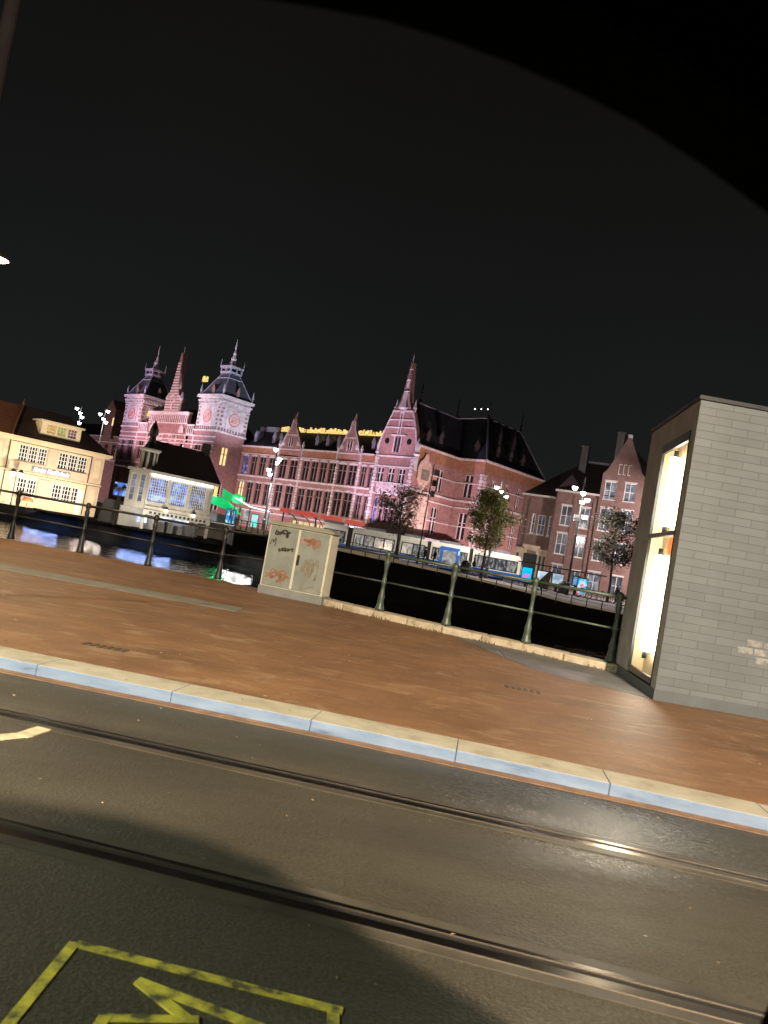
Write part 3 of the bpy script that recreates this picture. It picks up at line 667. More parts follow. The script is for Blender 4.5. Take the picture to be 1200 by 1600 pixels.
for k, x in enumerate((-42.5, -35.5, -33.0, -20.5, -17, -13.5, -3)):
    q = MB(); q.box(x-.5, x+.5, 1.0, 3, 21.2, 22.6); q.prism([(x-.7, 22.6), (x+.7, 22.6), (x, 24.0)], .9, 3); dm = q.build('dormer', M['slate2'], ST)
# ---- end gable bay
EGM = T(0, -.8, 0); ew = []
for x0 in (1.0, 3.95, 6.75): ew += [(x0, 14.4, 1.75, 3.0, 2, .62)]
for x0 in (1.5, 3.1, 4.7, 6.3, 7.9): ew += [(x0, 6.0, 1.0, 5.2, 1, .6, 'bluelit' if x0 < 3 else 'darkglass')]
eb = wallpart(ST, 'end_bay', EGM, 0, 10.5, -1, 19.6, ew, M['brick'], .35)
q = MB(); q.M = EGM; q.quad((0, 0, -1), (0, 0, 19.6), (0, 6, 19.6), (0, 6, -1)); q.build('end_bay_side', M['brick'], ST)
HWP = [(5.25, 17.6), (5.1, 19.6), (4.95, 22.2), (4.5, 24), (3.8, 26), (3.1, 27.8), (2.6, 29), (1.9, 29.6), (1.25, 31), (.85, 33), (.6, 35), (.38, 37), (.12, 39.2)]
g = MB(); g.M = EGM
g.prism([(5.25+x, z) for x, z in HWP[1:]] + [(5.25-x, z) for x, z in HWP[1:][::-1]], .0, 1.3); gg = g.build('spired_gable', M['brick'], ST)
s = MB(); s.M = EGM
for k in range(2, 6):
    for sg in (1, -1):
        a, c = HWP[k], HWP[k+1]; s.tube((5.25+sg*a[0], .1, a[1]), (5.25+sg*c[0], .1, c[1]), .2, .2, 5)
for z, hw, hh in ((17.5, 5.3, .3), (14.1, 5.2, .3), (11.9, 5.2, .3), (19.6, 5.2, .3), (24.0, 2.0, .22), (25.6, 3.9, .2), (27.2, 3.2, .2), (28.9, 2.7, .3)): s.box(5.25-hw, 5.25+hw, -.22, -.004, z, z+hh)
quoins(s, EGM, .5, 1.0, 0, 19.5, st=.7); quoins(s, EGM, 10.0, 1.0, 0, 19.5, st=.7)
s.M = EGM
for sg in (1, -1):
    for x in (.0, .9): s.box(5.25+sg*x-.11, 5.25+sg*x+.11, -.18, -.004, 20.6, 24.0)
    s.box(5.25+sg*.35-.12, 5.25+sg*.35+.12, -.18, -.004, 24.3, 28.7)
    s.lathe([(.45, 17.6), (.5, 20.2), (.75, 20.5), (.5, 21), (.55, 22.2), (.08, 23.8)], (5.25+sg*5.1, .4, 0), 8)
    s.lathe([(.3, 29), (.4, 29.9), (.2, 30.4), (.05, 31.6)], (5.25+sg*2.5, .5, 0), 8)
s.lathe([(1.0, 29.4), (1.2, 29.7), (.8, 31.4), (.7, 33), (.8, 33.2), (.5, 33.6), (.5, 35.4), (.62, 35.6), (.3, 36.4), (.32, 37.6), (.45, 37.8), (.2, 38.6), (.04, 41)], (5.25, .3, 0), 8)
s.torus((5.25, -.1, 29.6), .8, .18, 'y', 18, 6)
s.build('stone_trim', M['stone'], gg)
q = MB(); q.M = EGM; q.box(1.6, 8.9, -.2, -.006, 12.25, 14.05); q.build('relief_panel', M['relief'], ST)
for x, z, w_, h_ in ((4.55, 20.7, .55, 3.0), (5.4, 20.7, .55, 3.0), (4.75, 24.5, .3, 2.2), (5.45, 24.5, .3, 2.2)):
    q = MB(); q.M = EGM; q.box(x, x+w_, -.03, -.004, z, z+h_); q.build('gable_window', M['darkglass'], gg)
for x in (2.3, 8.2):
    q = MB(); q.M = EGM; q.tube((x, -.03, 22.9), (x, .3, 22.9), .62, n=18); q.build('round_window', M['darkglass'], gg)
# ---- pavilion behind the end gable
def SM(s_, t0): return T(s_, t0, 0) @ RZ90
EV = 22.2
wallpart(ST, 'pavilion_wall', SM(10.5, -.8), 0, 14.3, -1, EV-2.2, [(7.9, 14.4, 2.0, 4.6, 2, .68), (7.9, 5.6, 2.0, 5.6, 2, .62)], M['brick'])
c2 = Vector((10.5, 13.5)); CM = T(10.5, 13.5, 0)
wallpart(ST, 'pavilion_wall', CM, 0, 6.8, -1, EV-2.2, [(2.2, 14.4, 2.1, 4.8, 2, .68), (2.2, 5.6, 2.1, 5.6, 2, .62)], M['brick'])
wallpart(ST, 'pavilion_wall', SM(17.3, 13.5), 0, 23.1, -1, EV-2.2, [(x, z, 1.5, h_, 2, .68) for x in (3.2, 8.2, 13.2, 18.2) for z, h_ in ((14.4, 4.6), (5.6, 5.4))], M['brick'])
q = MB()
for Mx, L in ((SM(10.5, -.8), 14.3), (CM, 6.8), (SM(17.3, 13.5), 23.1)):
    q.M = Mx; q.wall(0, L, EV-2.2, EV, [], y=-.05)
q.build('frieze', M['brick_o'], ST)
q = MB()
for Mx, L in ((SM(10.5, -.8), 14.3), (CM, 6.8), (SM(17.3, 13.5), 23.1)):
    q.M = Mx
    for z, hh, p in ((EV, .4, .5), (13.4, .4, .25), (12.0, .3, .15), (17.3, .2, .12), (8.2, .2, .12), (4.2, .4, .3)): q.box(0 if L != 6.8 else .3, L, -p, -.06, z, z+hh)
quoins(q, SM(17.3, 13.5), .5, 1.1, 4.5, 19.6, st=.7); quoins(q, CM, 6.3, .8, 4.5, 19.6, st=.7)
q.build('stone_band', M['stone'], ST)
# carved coat-of-arms plaque and stone doorway on the pavilion side
q = MB(); q.M = SM(10.5, -.8)
q.prism([(1.2, 15.9), (1.9, 15.2), (2.4, 14.2), (3.2, 13.9), (4.0, 14.3), (4.6, 15.3), (5.2, 16.0), (5.3, 18.4), (4.9, 19.4), (4.1, 19.9), (3.6, 21.2), (2.9, 21.2), (2.3, 20.0), (1.6, 19.5), (1.1, 18.4)], -.35, -.07)
q.prism([(1.0, 0), (6.2, 0), (6.2, 9.6), (5.4, 12.9), (1.2, 12.9), (1.0, 9.6)], -.5, -.07)
pq = q.build('coat_of_arms', M['stone2'], ST)
q = MB(); q.M = SM(10.5, -.8); q.box(2.3, 4.7, -.42, -.36, 15.9, 18.0); q.build('inner_panel', pm('plaque_grey', (.20, .18, .14), .8, .3, 1.5), pq)
# roofs: ridge roof over the front bay, hipped truncated roof over the main block
q = MB(); q.add([(-.2, .2, EV), (10.8, .2, EV), (10.8, 18, EV), (-.2, 18, EV), (4.4, 2.5, 31.6), (6.2, 2.5, 31.6), (6.2, 18, 31.6), (4.4, 18, 31.6)], [(0, 1, 5, 4), (1, 2, 6, 5), (2, 3, 7, 6), (3, 0, 4, 7), (4, 5, 6, 7)])
q.pyramid(-6, 17.6, 13.2, 37, EV+.3, 0, 12.4, 18.4, 31.6, 32.4)
q.build('pavilion_roof', M['slate'], ST)
q = MB()
for a, c in (((6.2, 2.5, 31.7), (6.2, 16, 31.7)), ((6.2, 16, 31.7), (12.4, 18.4, 32.5)), ((12.4, 18.4, 32.5), (17.6, 13.2, EV+.4)), ((12.4, 18.4, 32.5), (12.4, 31.6, 32.5)), ((12.4, 31.6, 32.5), (17.6, 37, EV+.4)), ((12.4, 18.4, 32.5), (0, 18.4, 32.5))): q.tube(a, c, .2, n=6)
q.build('ridge_flashing', M['slate2'], ST)
for (x, y, z) in ((6.2, 15.6, 31.7), (12.4, 18.4, 32.4), (12.4, 31.6, 32.4), (6.2, 2.8, 31.7)):
    q = MB(); q.lathe([(.45, 0), (.3, .5), (.16, .9), (.28, 1.2), (.12, 1.6), (.24, 2.0), (.1, 2.4), (.2, 2.8), (.03, 4.4)], (x, y, z), 8); q.build('finial', M['iron'], ST)
for (Mx, pts) in ((SM(10.5, -.8), ((3.5, 23.6), (8, 24.2))), (CM, ((3.4, 24.0),)), (SM(17.3, 13.5), ((4.5, 23.8), (9.5, 23.8), (14.5, 23.8), (6.5, 27.2), (12, 27.2)))):
    for (x, z) in pts:
        q = MB(); q.M = Mx; yy = (z-EV)*.42; q.box(x-.55, x+.55, yy-.1, yy+2.2, z, z+1.5); q.prism([(x-.8, z+1.5), (x+.8, z+1.5), (x, z+3.0)], yy-.2, yy+2); q.lathe([(.06, z+3), (.02, z+4.2)], (x, yy, 0), 6)
        q.build('dormer', pm('dormer_brick', (.055, .045, .05), .8, .3, 2) if 'dormer_brick' not in bpy.data.materials else bpy.data.materials['dormer_brick'], ST)
for x in (8.5, 10.2, 11.9):
    q = MB(); q.tube((x, 18.4, 32.4), (x, 18.4, 34.3), .03); q.build('roof_light_pole', M['iron'], ST)
    q = MB(); q.lathe([(.05, 0), (.15, .14), (.05, .28)], (x, 18.4, 34.3), 8); q.build('roof_light', em('roof_light', (1, .98, .95), 4) if 'roof_light' not in bpy.data.materials else bpy.data.materials['roof_light'], ST)
# ---- central block with the two clock towers
BM = T(-45.5, -8.5, 0)
wallpart(ST, 'central_wall', SM(-45.5, -8.5), 0, 8.5, -1, 21.8, [(2.5, 13.9, 1.9, 4.4, 2, .62, 'litglass'), (2.2, 3.0, 2.2, 6.5, 2, .6, 'darkglass')], M['brick'])
cw = [(x, 13.2, 2.2, 5.0, 2, .6) for x in (-7.6, -4.2, -14.2, -21.5, -26.8, -33.6, -38.8)] + [(-42.3, 12.6, 1.6, 5.2, 2, .6), (-42.3, 5, 1.6, 5.2, 2, .6)] + [(x, 18.2+.3, 1.3, 1.9, 1, 0) for x in (-12.6, -17.2, -26.2, -30.6)]
wallpart(ST, 'central_wall', BM, -44, 0, -1, 21.8, cw, M['brick'])
q = MB(); q.M = BM; q.box(-30.0, -12.3, -.25, .6, 21.8, 26.0); q.build('attic', M['brick'], ST)
q = MB(); q.M = BM                           # blind arcade bands
q.box(-30.2, -12.1, -.55, .7, 25.6, 26.0); q.box(-30.2, -12.1, -.4, -.26, 22.9, 23.2)
for a, c in ((-30.0, -12.4),):
    x = a
    while x < c: q.box(x, x+.34, -.42, -.26, 23.2, 25.0); q.prism([(x, 25.0), (x+.34, 25.0), (x+.85, 25.5), (x+.85, 25.6), (x-.02, 25.6)], -.42, -.26); x += .86
for a, c in ((-34.8, -30.2), (-12.0, -8.9)):
    x = a
    while x < c-.4: q.box(x, x+.32, -.3, -.004, 20.7, 22.5); x += .8
    q.box(a, c, -.4, -.004, 22.5, 22.9); q.box(a, c, -.3, -.004, 20.3, 20.6)
for z in (20.2, 19.0, 18.1, 16.6, 12.2, 10.9): q.box(-44, 0, -.22, -.004, z-.14, z+.14)
for x in (-35.2, -29.9, -25.0, -16.4, -12.4, -8.9): quoins(q, BM, x, .9, 8, 20.0, st=.7)
q.M = BM
for x in (-19.0, -23.4): q.torus((x, -.05, 19.4), .8, .2, 'y', 18, 6)
for x in (-28.0, -14.4): q.prism([(x-1.2, 20.6), (x+1.2, 20.6), (x+.9, 22), (x, 22.9), (x-.9, 22)], -.4, -.26)
q.build('stone_band', M['stone'], ST)
CG = [(3.2, 26), (3.2, 28.8), (3.0, 29.7), (2.3, 30.2), (1.7, 31.6), (1.3, 33.2), (1.0, 35), (.7, 37.5), (.35, 39.5), (.08, 41.5)]
g = MB(); g.M = BM; g.prism([(-20.6+x, z) for x, z in CG] + [(-20.6-x, z) for x, z in CG[::-1]], -.3, 1.4); cg = g.build('spired_gable', M['brick'], ST)
s = MB(); s.M = BM
z = 26.2
while z < 39:                                # banded stone courses
    hw = 0
    for (a, za_), (c, zc_) in zip(CG, CG[1:]):
        if za_ <= z <= zc_: hw = a+(c-a)*(z-za_)/max(.01, zc_-za_)
    s.box(-20.6-hw-.06, -20.6+hw+.06, -.42, -.304, z, z+.34); z += .72
for sg in (1, -1):
    s.lathe([(.4, 26), (.42, 29.2), (.6, 29.5), (.06, 31.2)], (-20.6+sg*3.1, .1, 0), 8); s.lathe([(.2, 32), (.3, 32.5), (.04, 33.6)], (-20.6+sg*1.6, .1, 0), 6)
s.torus((-20.6, -.35, 29.4), .95, .25, 'y', 20, 6); s.box(-20.9, -20.3, -.5, -.304, 26.2, 28.4)
s.lathe([(.3, 39), (.4, 39.6), (.15, 40.3), (.03, 43)], (-20.6, .3, 0), 8); s.build('stone_trim', M['stone'], cg)
# upper stage of a tower, local corner (front right) at origin, w wide to the left, d deep
def tower(x1, w, d, label):
    Mx = BM @ T(x1, 0, 0)
    q = MB(); q.M = Mx; q.box(-w, 0, 0, d, 21.8, 30.0); tw = q.build('tower', M['stone'], ST)
    q = MB()
    for F, L in ((Mx, w), (Mx @ RZ90, d)):
        q.M = F @ (T(-w, 0, 0) if F is Mx else I4)
        for xx in (.15, L-1.15):
            z = 22.2; k = 0
            while z < 28.2: q.box(xx+(.25 if k % 2 else 0), xx+1.0-(.25 if (k+1) % 2 else 0), -.05, -.003, z, z+.55); z += 1.0; k += 1
        x = .3
        while x < L-.4: q.box(x, x+.42, -.1, -.003, 20.6, 22.0) if False else q.box(x, x+.42, -.12, -.003, 22.0-.1, 22.75); x += .85
    q.build('brickwork', M['brick'], tw)
    q = MB()
    for F, L in ((Mx, w), (Mx @ RZ90, d)):
        q.M = F @ (T(-w, 0, 0) if F is Mx else I4)
        q.box(-.5, L+.5, -.75, -.003, 29.8, 30.5); q.box(-.25, L+.25, -.4, -.003, 28.9, 29.3)
        x = .1
        while x < L-.2: q.box(x, x+.36, -.35, -.003, 28.3, 28.9); x += .8
        q.box(-.15, L+.15, -.3, -.003, 21.5, 21.9); q.box(.0, L, -.2, -.003, 27.6, 27.9)
    q.build('cornice_moulding', M['stone'], tw)
    for F, L in ((Mx, w), (Mx @ RZ90, d)):      # dial in a square stone frame on both visible faces
        G_ = F @ (T(-w, 0, 0) if F is Mx else I4)
        q = MB(); q.M = G_; q.box(L/2-2.2, L/2+2.2, -.22, -.004, 23.0, 27.4); dl = q.build('dial_frame', M['stone'], tw)
        q = MB(); q.M = G_; q.tube((L/2, -.28, 25.2), (L/2, -.22, 25.2), 1.75, n=28); q.build('clock_face', pm('clock_face', (.60, .50, .48), .6, .12, 1.5) if 'clock_face' not in bpy.data.materials else bpy.data.materials['clock_face'], tw)
        q = MB(); q.M = G_; q.torus((L/2, -.3, 25.2), 1.55, .09, 'y', 28, 5); q.torus((L/2, -.3, 25.2), .7, .06, 'y', 20, 5)
        for k in range(12):
            a = k*math.pi/6; q.tube((L/2+1.2*math.cos(a), -.3, 25.2+1.2*math.sin(a)), (L/2+1.5*math.cos(a), -.3, 25.2+1.5*math.sin(a)), .06, n=4)
        q.tube((L/2-.9, -.34, 24.6), (L/2+1.25, -.34, 25.95), .13, .05, 5); q.build('clock_hands', M['redpaint'], tw)
    q = MB(); q.M = Mx; q.pyramid(-w-.1, .1, -.1, d+.1, 30.5, -w+2.9, -2.9, 2.9, d-2.9, 36.6); rf = q.build('roof', M['slate_lit'], tw)
    q = MB(); q.M = Mx
    bx = [(-w-.1, -.1), (.1, -.1), (.1, d+.1), (-w-.1, d+.1)]; tx = [(-w+2.9, 2.9), (-2.9, 2.9), (-2.9, d-2.9), (-w+2.9, d-2.9)]
    for a, c in zip(bx, tx): q.tube((*a, 30.5), (*c, 36.6), .13, n=5); q.lathe([(.25, 0), (.2, .9), (.35, 1.1), (.03, 2.8)], (a[0], a[1], 30.5), 6)
    q.box(-w+2.2, -2.2, 2.2, d-2.2, 35.0, 35.4); q.box(-w+2.5, -2.5, 2.5, d-2.5, 36.6, 37.1); q.box(-w+2.3, -2.3, 2.3, d-2.3, 38.0, 38.5)
    for xx in (-w+2.5, -w/2, -2.8):
        for yy in (2.5, d/2, d-2.8): q.box(xx, xx+.3, yy, yy+.3, 37.1, 38.0)
    for a in ((-w+2.4, 2.4), (-2.4, 2.4), (-2.4, d-2.4), (-w+2.4, d-2.4)): q.lathe([(.14, 38.5), (.05, 40.2)], (*a, 0), 6)
    q.build('platform', M['slate2'] if False else pm('tower_platform', (.42, .42, .50), .5, .2, 2) if 'tower_platform' not in bpy.data.materials else bpy.data.materials['tower_platform'], tw)
    q = MB(); q.M = Mx; q.lathe([(1.2, 38.5), (.9, 39.3), (.55, 40.2), (.7, 40.5), (.3, 41.4), (.36, 42.0), (.1, 42.8), (.18, 43.2), (.03, 45.6)], (-w/2, d/2, 0), 8); q.build('finial', M['stone'], tw)
    for F, xx in ((Mx @ T(-w, 0, 0), w/2), (Mx @ RZ90, d/2)):
        q = MB(); q.M = F; q.box(xx-.45, xx+.45, .15, 1.6, 30.6, 32.0); q.prism([(xx-.6, 32.0), (xx+.6, 32.0), (xx, 33.4)], .05, 1.6); q.build('dormer', M['brick'], tw)
    return tw
tower(0, 9.0, 8.6, ''); tower(-35.2, 8.8, 8.6, '')
q = MB(); q.M = BM; q.pyramid(-35.2, -9, 1.5, 20, 22.4, -33, -11, 6, 15, 28.0); q.build('central_roof', M['slate'], ST)
for x0, x1, z in ((-34.6, -33.2, 25.0), (-10.9, -9.4, 24.6), (-12.0, -10.0, 34.2)):
    q = MB(); q.M = BM; x = x0
    while x < x1: hh = rs.uniform(.8, 1.5); q.box(x, x+.3, 1.4, 1.8, z, z+hh); x += .34
    q.build('lit_cresting', M['gold'], ST)
q = MB(); q.M = BM; q.pyramid(-12.9, -9.6, 3, 6, 22, -12.0, -10.4, 4, 5, 34.2); q.build('roof_turret', pm('turret_lead', (.16, .12, .13), .6, .5, 2.5), ST)
# ---- left wing beyond the far tower
LM = T(-89.5, 0, 0)
wallpart(ST, 'wing_wall', LM, -50, 0, -1, 19.7, [(-5-4.6*k, z, 2.0, 4.4, 2, .68) for k in range(6) for z in (13.1,)], M['brick'])
q = MB(); q.M = LM
for z in (19.7, 18.0, 12.5): q.box(-50, 0, -.3, -.004, z, z+.3)
q.lathe([(1.2, 19), (1.1, 24), (.5, 27), (.1, 31)], (-9, 1, 0), 8); q.lathe([(.9, 19), (.9, 24), (1.3, 24.4), (.9, 25), (.1, 29)], (-20, 1, 0), 8)
q.build('stone_band', M['stone'], ST)
q = MB(); q.M = LM; q.pyramid(-50, 0, .1, 11, 20.0, -50, 0, 5, 7, 24.4); q.build('roof', M['slate'], ST)
q = MB(); q.M = LM; x = -13.5
while x < -9.6: hh = rs.uniform(.9, 1.6); q.box(x, x+.4, 4.7, 5, 24.0, 24.0+hh); x += .45
q.build('lit_cresting', M['gold'], ST)
q = MB(); q.M = LM; q.box(-24, -19, -1, 5, 19, 28); q.prism([(-24.4, 28), (-18.6, 28), (-21.5, 31)], -1.2, 5); q.build('corner_block', M['brick'], ST)
q = MB(); q.M = LM; q.box(-19.7, -19.0, -1.05, -1.0, 23, 25.4); q.build('window', M['litglass'], ST)
# grey forecourt canopy along the foot of the end pavilion
q = MB(); q.M = EGM; q.box(-2, 12, -9, -3, 3.7, 4.3); q.M = SM(13, 0); q.box(-3, 40, -2.5, 2, 3.9, 4.6); q.build('forecourt_canopy', M['greypanel'], ST)

# station floodlights: real fixtures on the square, aimed up at the facade
def wl(s_, t_, z): return ST_M @ Vector((s_, t_, z))
ST_M = Matrix.Translation((-3.06, 160, 0)) @ Matrix.Rotation(R(-42), 4, 'Z')
FL = thing('floodlight', 'small black floodlight on the station square aimed up at the facade', 'floodlight', (0, 0, -50), 0, 'floodlights on the station square')
q = MB(); q.box(-.25, .25, -.06, .10, .5, .85); q.tube((0, 0, 0), (0, 0, .55), .04); q.build('housing', M['iron'], FL)
q = MB(); q.box(-.22, .22, .101, .106, .53, .82); q.build('glass', em('flood_glass', (1, .9, .95), 3), FL)
first = [True]
def flood(p, tgt, power, col, ang=70, size=.4):
    a = wl(*p); tg = wl(*tgt); d = tg-a; rz = math.atan2(d.y, d.x)-math.pi/2
    gz = .95 if a.x < -12 and a.y > 76 else -.06
    if first[0]: o = FL; o.location = (a.x, a.y, gz); o.rotation_euler = (0, 0, rz); first[0] = False
    else: o = dup(FL, (a.x, a.y, gz), rz)
    light('flood_light', 'SPOT', tuple(Vector((a.x, a.y, gz+.7))+Vector((d.x, d.y, 0)).normalized()*.25), power, col, tuple(tg), None, size=.25, angle=ang, blend=.6)
PINK = (1.0, .62, .68); LAV = (.80, .80, 1.0); PUR = (.90, .66, .95); ROSE = (1.0, .76, .80)
flood((-66, -42, 0), (-66, -8.5, 24), 108000, PINK, 56)
flood((-56, -62, 0), (-50, -8.5, 30), 110160, LAV, 26)
flood((-8, -12, 0), (-45.5, -4.2, 30), 87210, LAV, 28)
flood((-86, -55, 0), (-85, -8.5, 28), 100980, PUR, 30)
flood((-37, -20, 0), (-38, 0, 11), 18900, ROSE, 90)
flood((-22, -20, 0), (-22, 0, 11), 12150, ROSE, 90)
flood((-8, -18, 0), (-8, 0, 12), 10800, (1, .72, .64), 90)
flood((5, -20, 0), (5, -.8, 16), 32400, PUR, 70)
flood((5, -22, 0), (5, -.8, 31), 32400, PUR, 32)
flood((27, 1, 0), (10.5, 8, 12), 22950, (1, .72, .72), 100)
flood((19, -6, 0), (10.5, 3, 15), 6750, (1, .78, .70), 50)
flood((33, 24, 0), (17.3, 22, 14), 14850, (1, .74, .70), 100)
flood((-112, -25, 0), (-112, 0, 14), 12150, ROSE, 100)

# ================================================================== RIGHT BRICK BUILDING
RB = thing('brick_building', 'dark brick building with a steep pointed gable, tall chimneys and white windows', 'building', (22.3, 105, 0), R(-25))
def framewin(parent, Mx, x, z, w, h, cols, rows, glass, frame, depth=.22, sill=True, bar=.07):
    q = MB(); q.M = Mx; y = depth
    q.box(x, x+bar, y-.08, y, z, z+h); q.box(x+w-bar, x+w, y-.08, y, z, z+h); q.box(x+bar, x+w-bar, y-.08, y, z+h-bar, z+h); q.box(x+bar, x+w-bar, y-.08, y, z, z+bar)
    for k in range(1, cols): q.box(x+w*k/cols-bar*.45, x+w*k/cols+bar*.45, y-.06, y, z+bar, z+h-bar)
    for k in range(1, rows): q.box(x+bar, x+w-bar, y-.055, y, z+h*k/rows-bar*.4, z+h*k/rows+bar*.4)
    f = q.build('window', frame, parent)
    p = MB(); p.M = Mx; p.quad((x, y, z), (x+w, y, z), (x+w, y, z+h), (x, y, z+h)); p.build('pane', glass, f)
    if sill: s_ = MB(); s_.M = Mx; s_.box(x-.08, x+w+.08, -.1, y-.09, z-.12, z-.003); s_.build('sill', M['lintel'], f)
    return f
M['curtain'] = em_pattern('window_curtain_glow', [(.35, (.06, .07, .10)), (.55, (.36, .38, .46)), (.8, (.7, .72, .78))], .55, 1.1, 3)
M['roomglow'] = em_pattern('window_room_glow', [(.4, (.04, .04, .06)), (.6, (.12, .12, .16)), (.8, (.3, .3, .36))], .6, .9, 3)
rows_ = [(1.3, 8.5, 1.45, 2.65), (3.7, 8.45, 1.4, 2.75), (1.25, 4.6, 1.45, 2.8), (3.65, 4.55, 1.4, 2.85), (1.3, .6, 1.4, 2.5), (3.7, .6, 1.4, 2.1)]
grow = [(6.5, 12.7, 1.45, 2.35), (9.05, 12.75, 1.4, 2.35), (6.4, 8.5, 1.45, 3.0), (9.1, 8.5, 1.45, 3.0), (6.3, 4.5, 1.4, 2.65), (9.1, 4.5, 1.4, 2.65), (6.2, .4, 1.5, 2.55), (9.1, .4, 1.5, 2.5)]
rrow = [(12.2, 8.6, 1.2, 2.6), (12.2, 4.6, 1.2, 2.6), (12.2, .6, 1.2, 2.2), (14.4, 8.6, 1.2, 2.6), (14.4, 4.6, 1.2, 2.6)]
lrow = [(-2.70, 6.85, .5, 2.7), (-1.85, 6.8, 1.05, 2.7), (-.35, 6.8, .5, 2.75)]
q = MB(); q.wall(.45, 6.0, -.3, 13.0, [(a, a+w, z, z+h) for a, z, w, h in rows_], .25)
q.M = T(0, -.3, 0); q.wall(6.0, 11.4, -.3, 16.1, [(a, a+w, z, z+h) for a, z, w, h in grow], .25); q.quad((6, 0, -.3), (6, 0, 16.1), (6, .3, 16.1), (6, .3, -.3))
q.prism([(6.0, 16.1), (11.4, 16.1), (10.9, 16.6), (8.9, 21.1), (8.5, 21.1), (6.5, 16.6)], 0, .5)
q.M = I4; q.wall(11.4, 17, -.3, 13.0, [(a, a+w, z, z+h) for a, z, w, h in rrow], .25)
q.M = T(0, .9, 0); q.wall(-4.2, .45, -.3, 12.0, [(a, a+w, z, z+h) for a, z, w, h in lrow], .25)
q.M = I4; q.quad((.45, 0, -.3), (.45, 0, 13), (.45, .9, 13), (.45, .9, -.3)); q.quad((-4.2, .9, -.3), (-4.2, 9, -.3), (-4.2, 9, 12), (-4.2, .9, 12)); q.quad((6, -.3, 12), (6, 6, 12), (6, 6, 16.1), (6, -.3, 16.1))
for x in (.62, 2.95, 5.55): q.box(x-.2, x+.2, -.12, -.004, -.2, 12.6)
for x in (-4.1, -3.2, .2): q.box(x-.16, x+.16, .78, .896, 3, 11.6)
q.build('wall', M['rbrick'], RB)
for i, (a, z, w, h) in enumerate(rows_): framewin(RB, I4, a, z, w, h, 2, 2 if z > 4 else 1, M['curtain'] if i in (1,) else M['roomglow'], M['white'])
for i, (a, z, w, h) in enumerate(grow): framewin(RB, T(0, -.3, 0), a, z, w, h, 2, 2, M['curtain'] if i in (0, 1, 2, 3, 6) else M['roomglow'], M['white'])
for (a, z, w, h) in rrow: framewin(RB, I4, a, z, w, h, 2, 2, M['roomglow'], M['white'])
for i, (a, z, w, h) in enumerate(lrow): framewin(RB, T(0, .9, 0), a, z, w, h, 2 if i == 1 else 1, 2, M['roomglow'], M['white'], bar=.1)
q = MB()
q.box(.2, 6.0, -.5, -.004, 12.95, 13.2); q.box(11.4, 17, -.5, -.004, 12.95, 13.2); q.box(-4.5, .2, .4, .896, 11.95, 12.2)
q.build('cornice', M['lintel'], RB)
for (a, z, w, h) in rows_+rrow: q = MB(); q.box(a-.1, a+w+.1, -.05, -.003, z+h, z+h+.2); q.build('lintel', M['lintel'], RB)
for (a, z, w, h) in grow: q = MB(); q.box(a-.1, a+w+.1, -.36, -.303, z+h, z+h+.2); q.build('lintel', M['lintel'], RB)
for x in (7.9, 8.5, 9.1): q = MB(); q.box(x, x+.08, -.36, -.303, 16.1, 17.5); q.box(x+.08, x+.4, -.36, -.303, 17.4, 17.5); q.box(x+.08, x+.34, -.36, -.303, 16.1, 16.2); q.build('gable_slot', M['lintel'], RB)
q = MB(); q.box(8.45, 8.95, -.4, .3, 21.1, 21.5); q.build('gable_cap', M['lintel'], RB)
q = MB(); q.M = T(0, .9, 0)                      # sandstone doorway
q.box(-4.2, -3.0, -.4, -.004, 0, 4.6); q.box(-1.0, .4, -.4, -.004, 0, 4.7); q.box(-3.0, -1.0, -.4, -.004, 4.0, 5.15); q.box(-3.2, -.8, -.55, -.404, 4.75, 5.2); q.box(-4.3, -3.25, -.5, -.404, 4.4, 4.7); q.box(-.8, .45, -.5, -.404, 4.5, 4.8)
pt = q.build('doorway', M['sand'], RB)
q = MB(); q.M = T(0, .9, 0)
for k in range(6): q.box(-2.45+.22*k, -2.38+.22*k, -.46, -.41, 3.0, 4.5)
for x in (-3.9, -.75, -.2):
    q.box(x, x+.3, -.44, -.405, 1.0, 3.9)
q.build('grille', M['kmetal'], pt)
q = MB(); q.M = T(0, .9, 0); q.quad((-3.0, -.02, 0), (-1.0, -.02, 0), (-1.0, -.02, 4), (-3.0, -.02, 4)); q.build('door', M['kmetal'], pt)
M['rbroof'] = brickmat('plain_tile_roof', (.070, .045, .042), (.055, .036, .034), (.03, .02, .02), .3, .22, .03, .75, bmp=.3)
q = MB(); q.add([(-4.5, .5, 12.1), (.2, .5, 12.1), (.2, -.3, 13.1), (8, -.3, 13.1), (8, 8, 18.0), (2.2, 5.5, 18.0), (-1.2, 7.5, 16.4), (-4.5, 9, 12.1)], [(0, 1, 6), (2, 3, 4, 5), (1, 2, 5, 6), (0, 6, 7), (6, 5, 4, 7)])
q.add([(11.2, -.3, 13.1), (17, -.3, 13.1), (17, 6, 18.2), (8.7, 6, 18.2)], [(0, 1, 2, 3)])
q.add([(6.0, -.2, 16.1), (8.7, -.2, 20.9), (8.7, 8, 20.9), (4.0, 8, 16.1)], [(0, 1, 2, 3)]); q.add([(11.4, -.2, 16.1), (8.7, -.2, 20.9), (8.7, 8, 20.9), (13, 8, 16.1)], [(0, 3, 2, 1)])
rf = q.build('roof', M['rbroof'], RB)
M['chim'] = brickmat('chimney_brick', (.26, .23, .24), (.22, .19, .20), (.3, .28, .28), .4, .12, .02, .8, bmp=0)
for x, y, z0, z1, w in ((2.3, 4.5, 16, 20.0, .95), (7.0, 3.5, 17, 22.2, .95)):
    q = MB(); q.box(x-w/2, x+w/2, y-.4, y+.4, z0, z1); q.box(x-w/2-.1, x+w/2+.1, y-.5, y+.5, z1, z1+.2); q.build('chimney', M['chim'], rf)
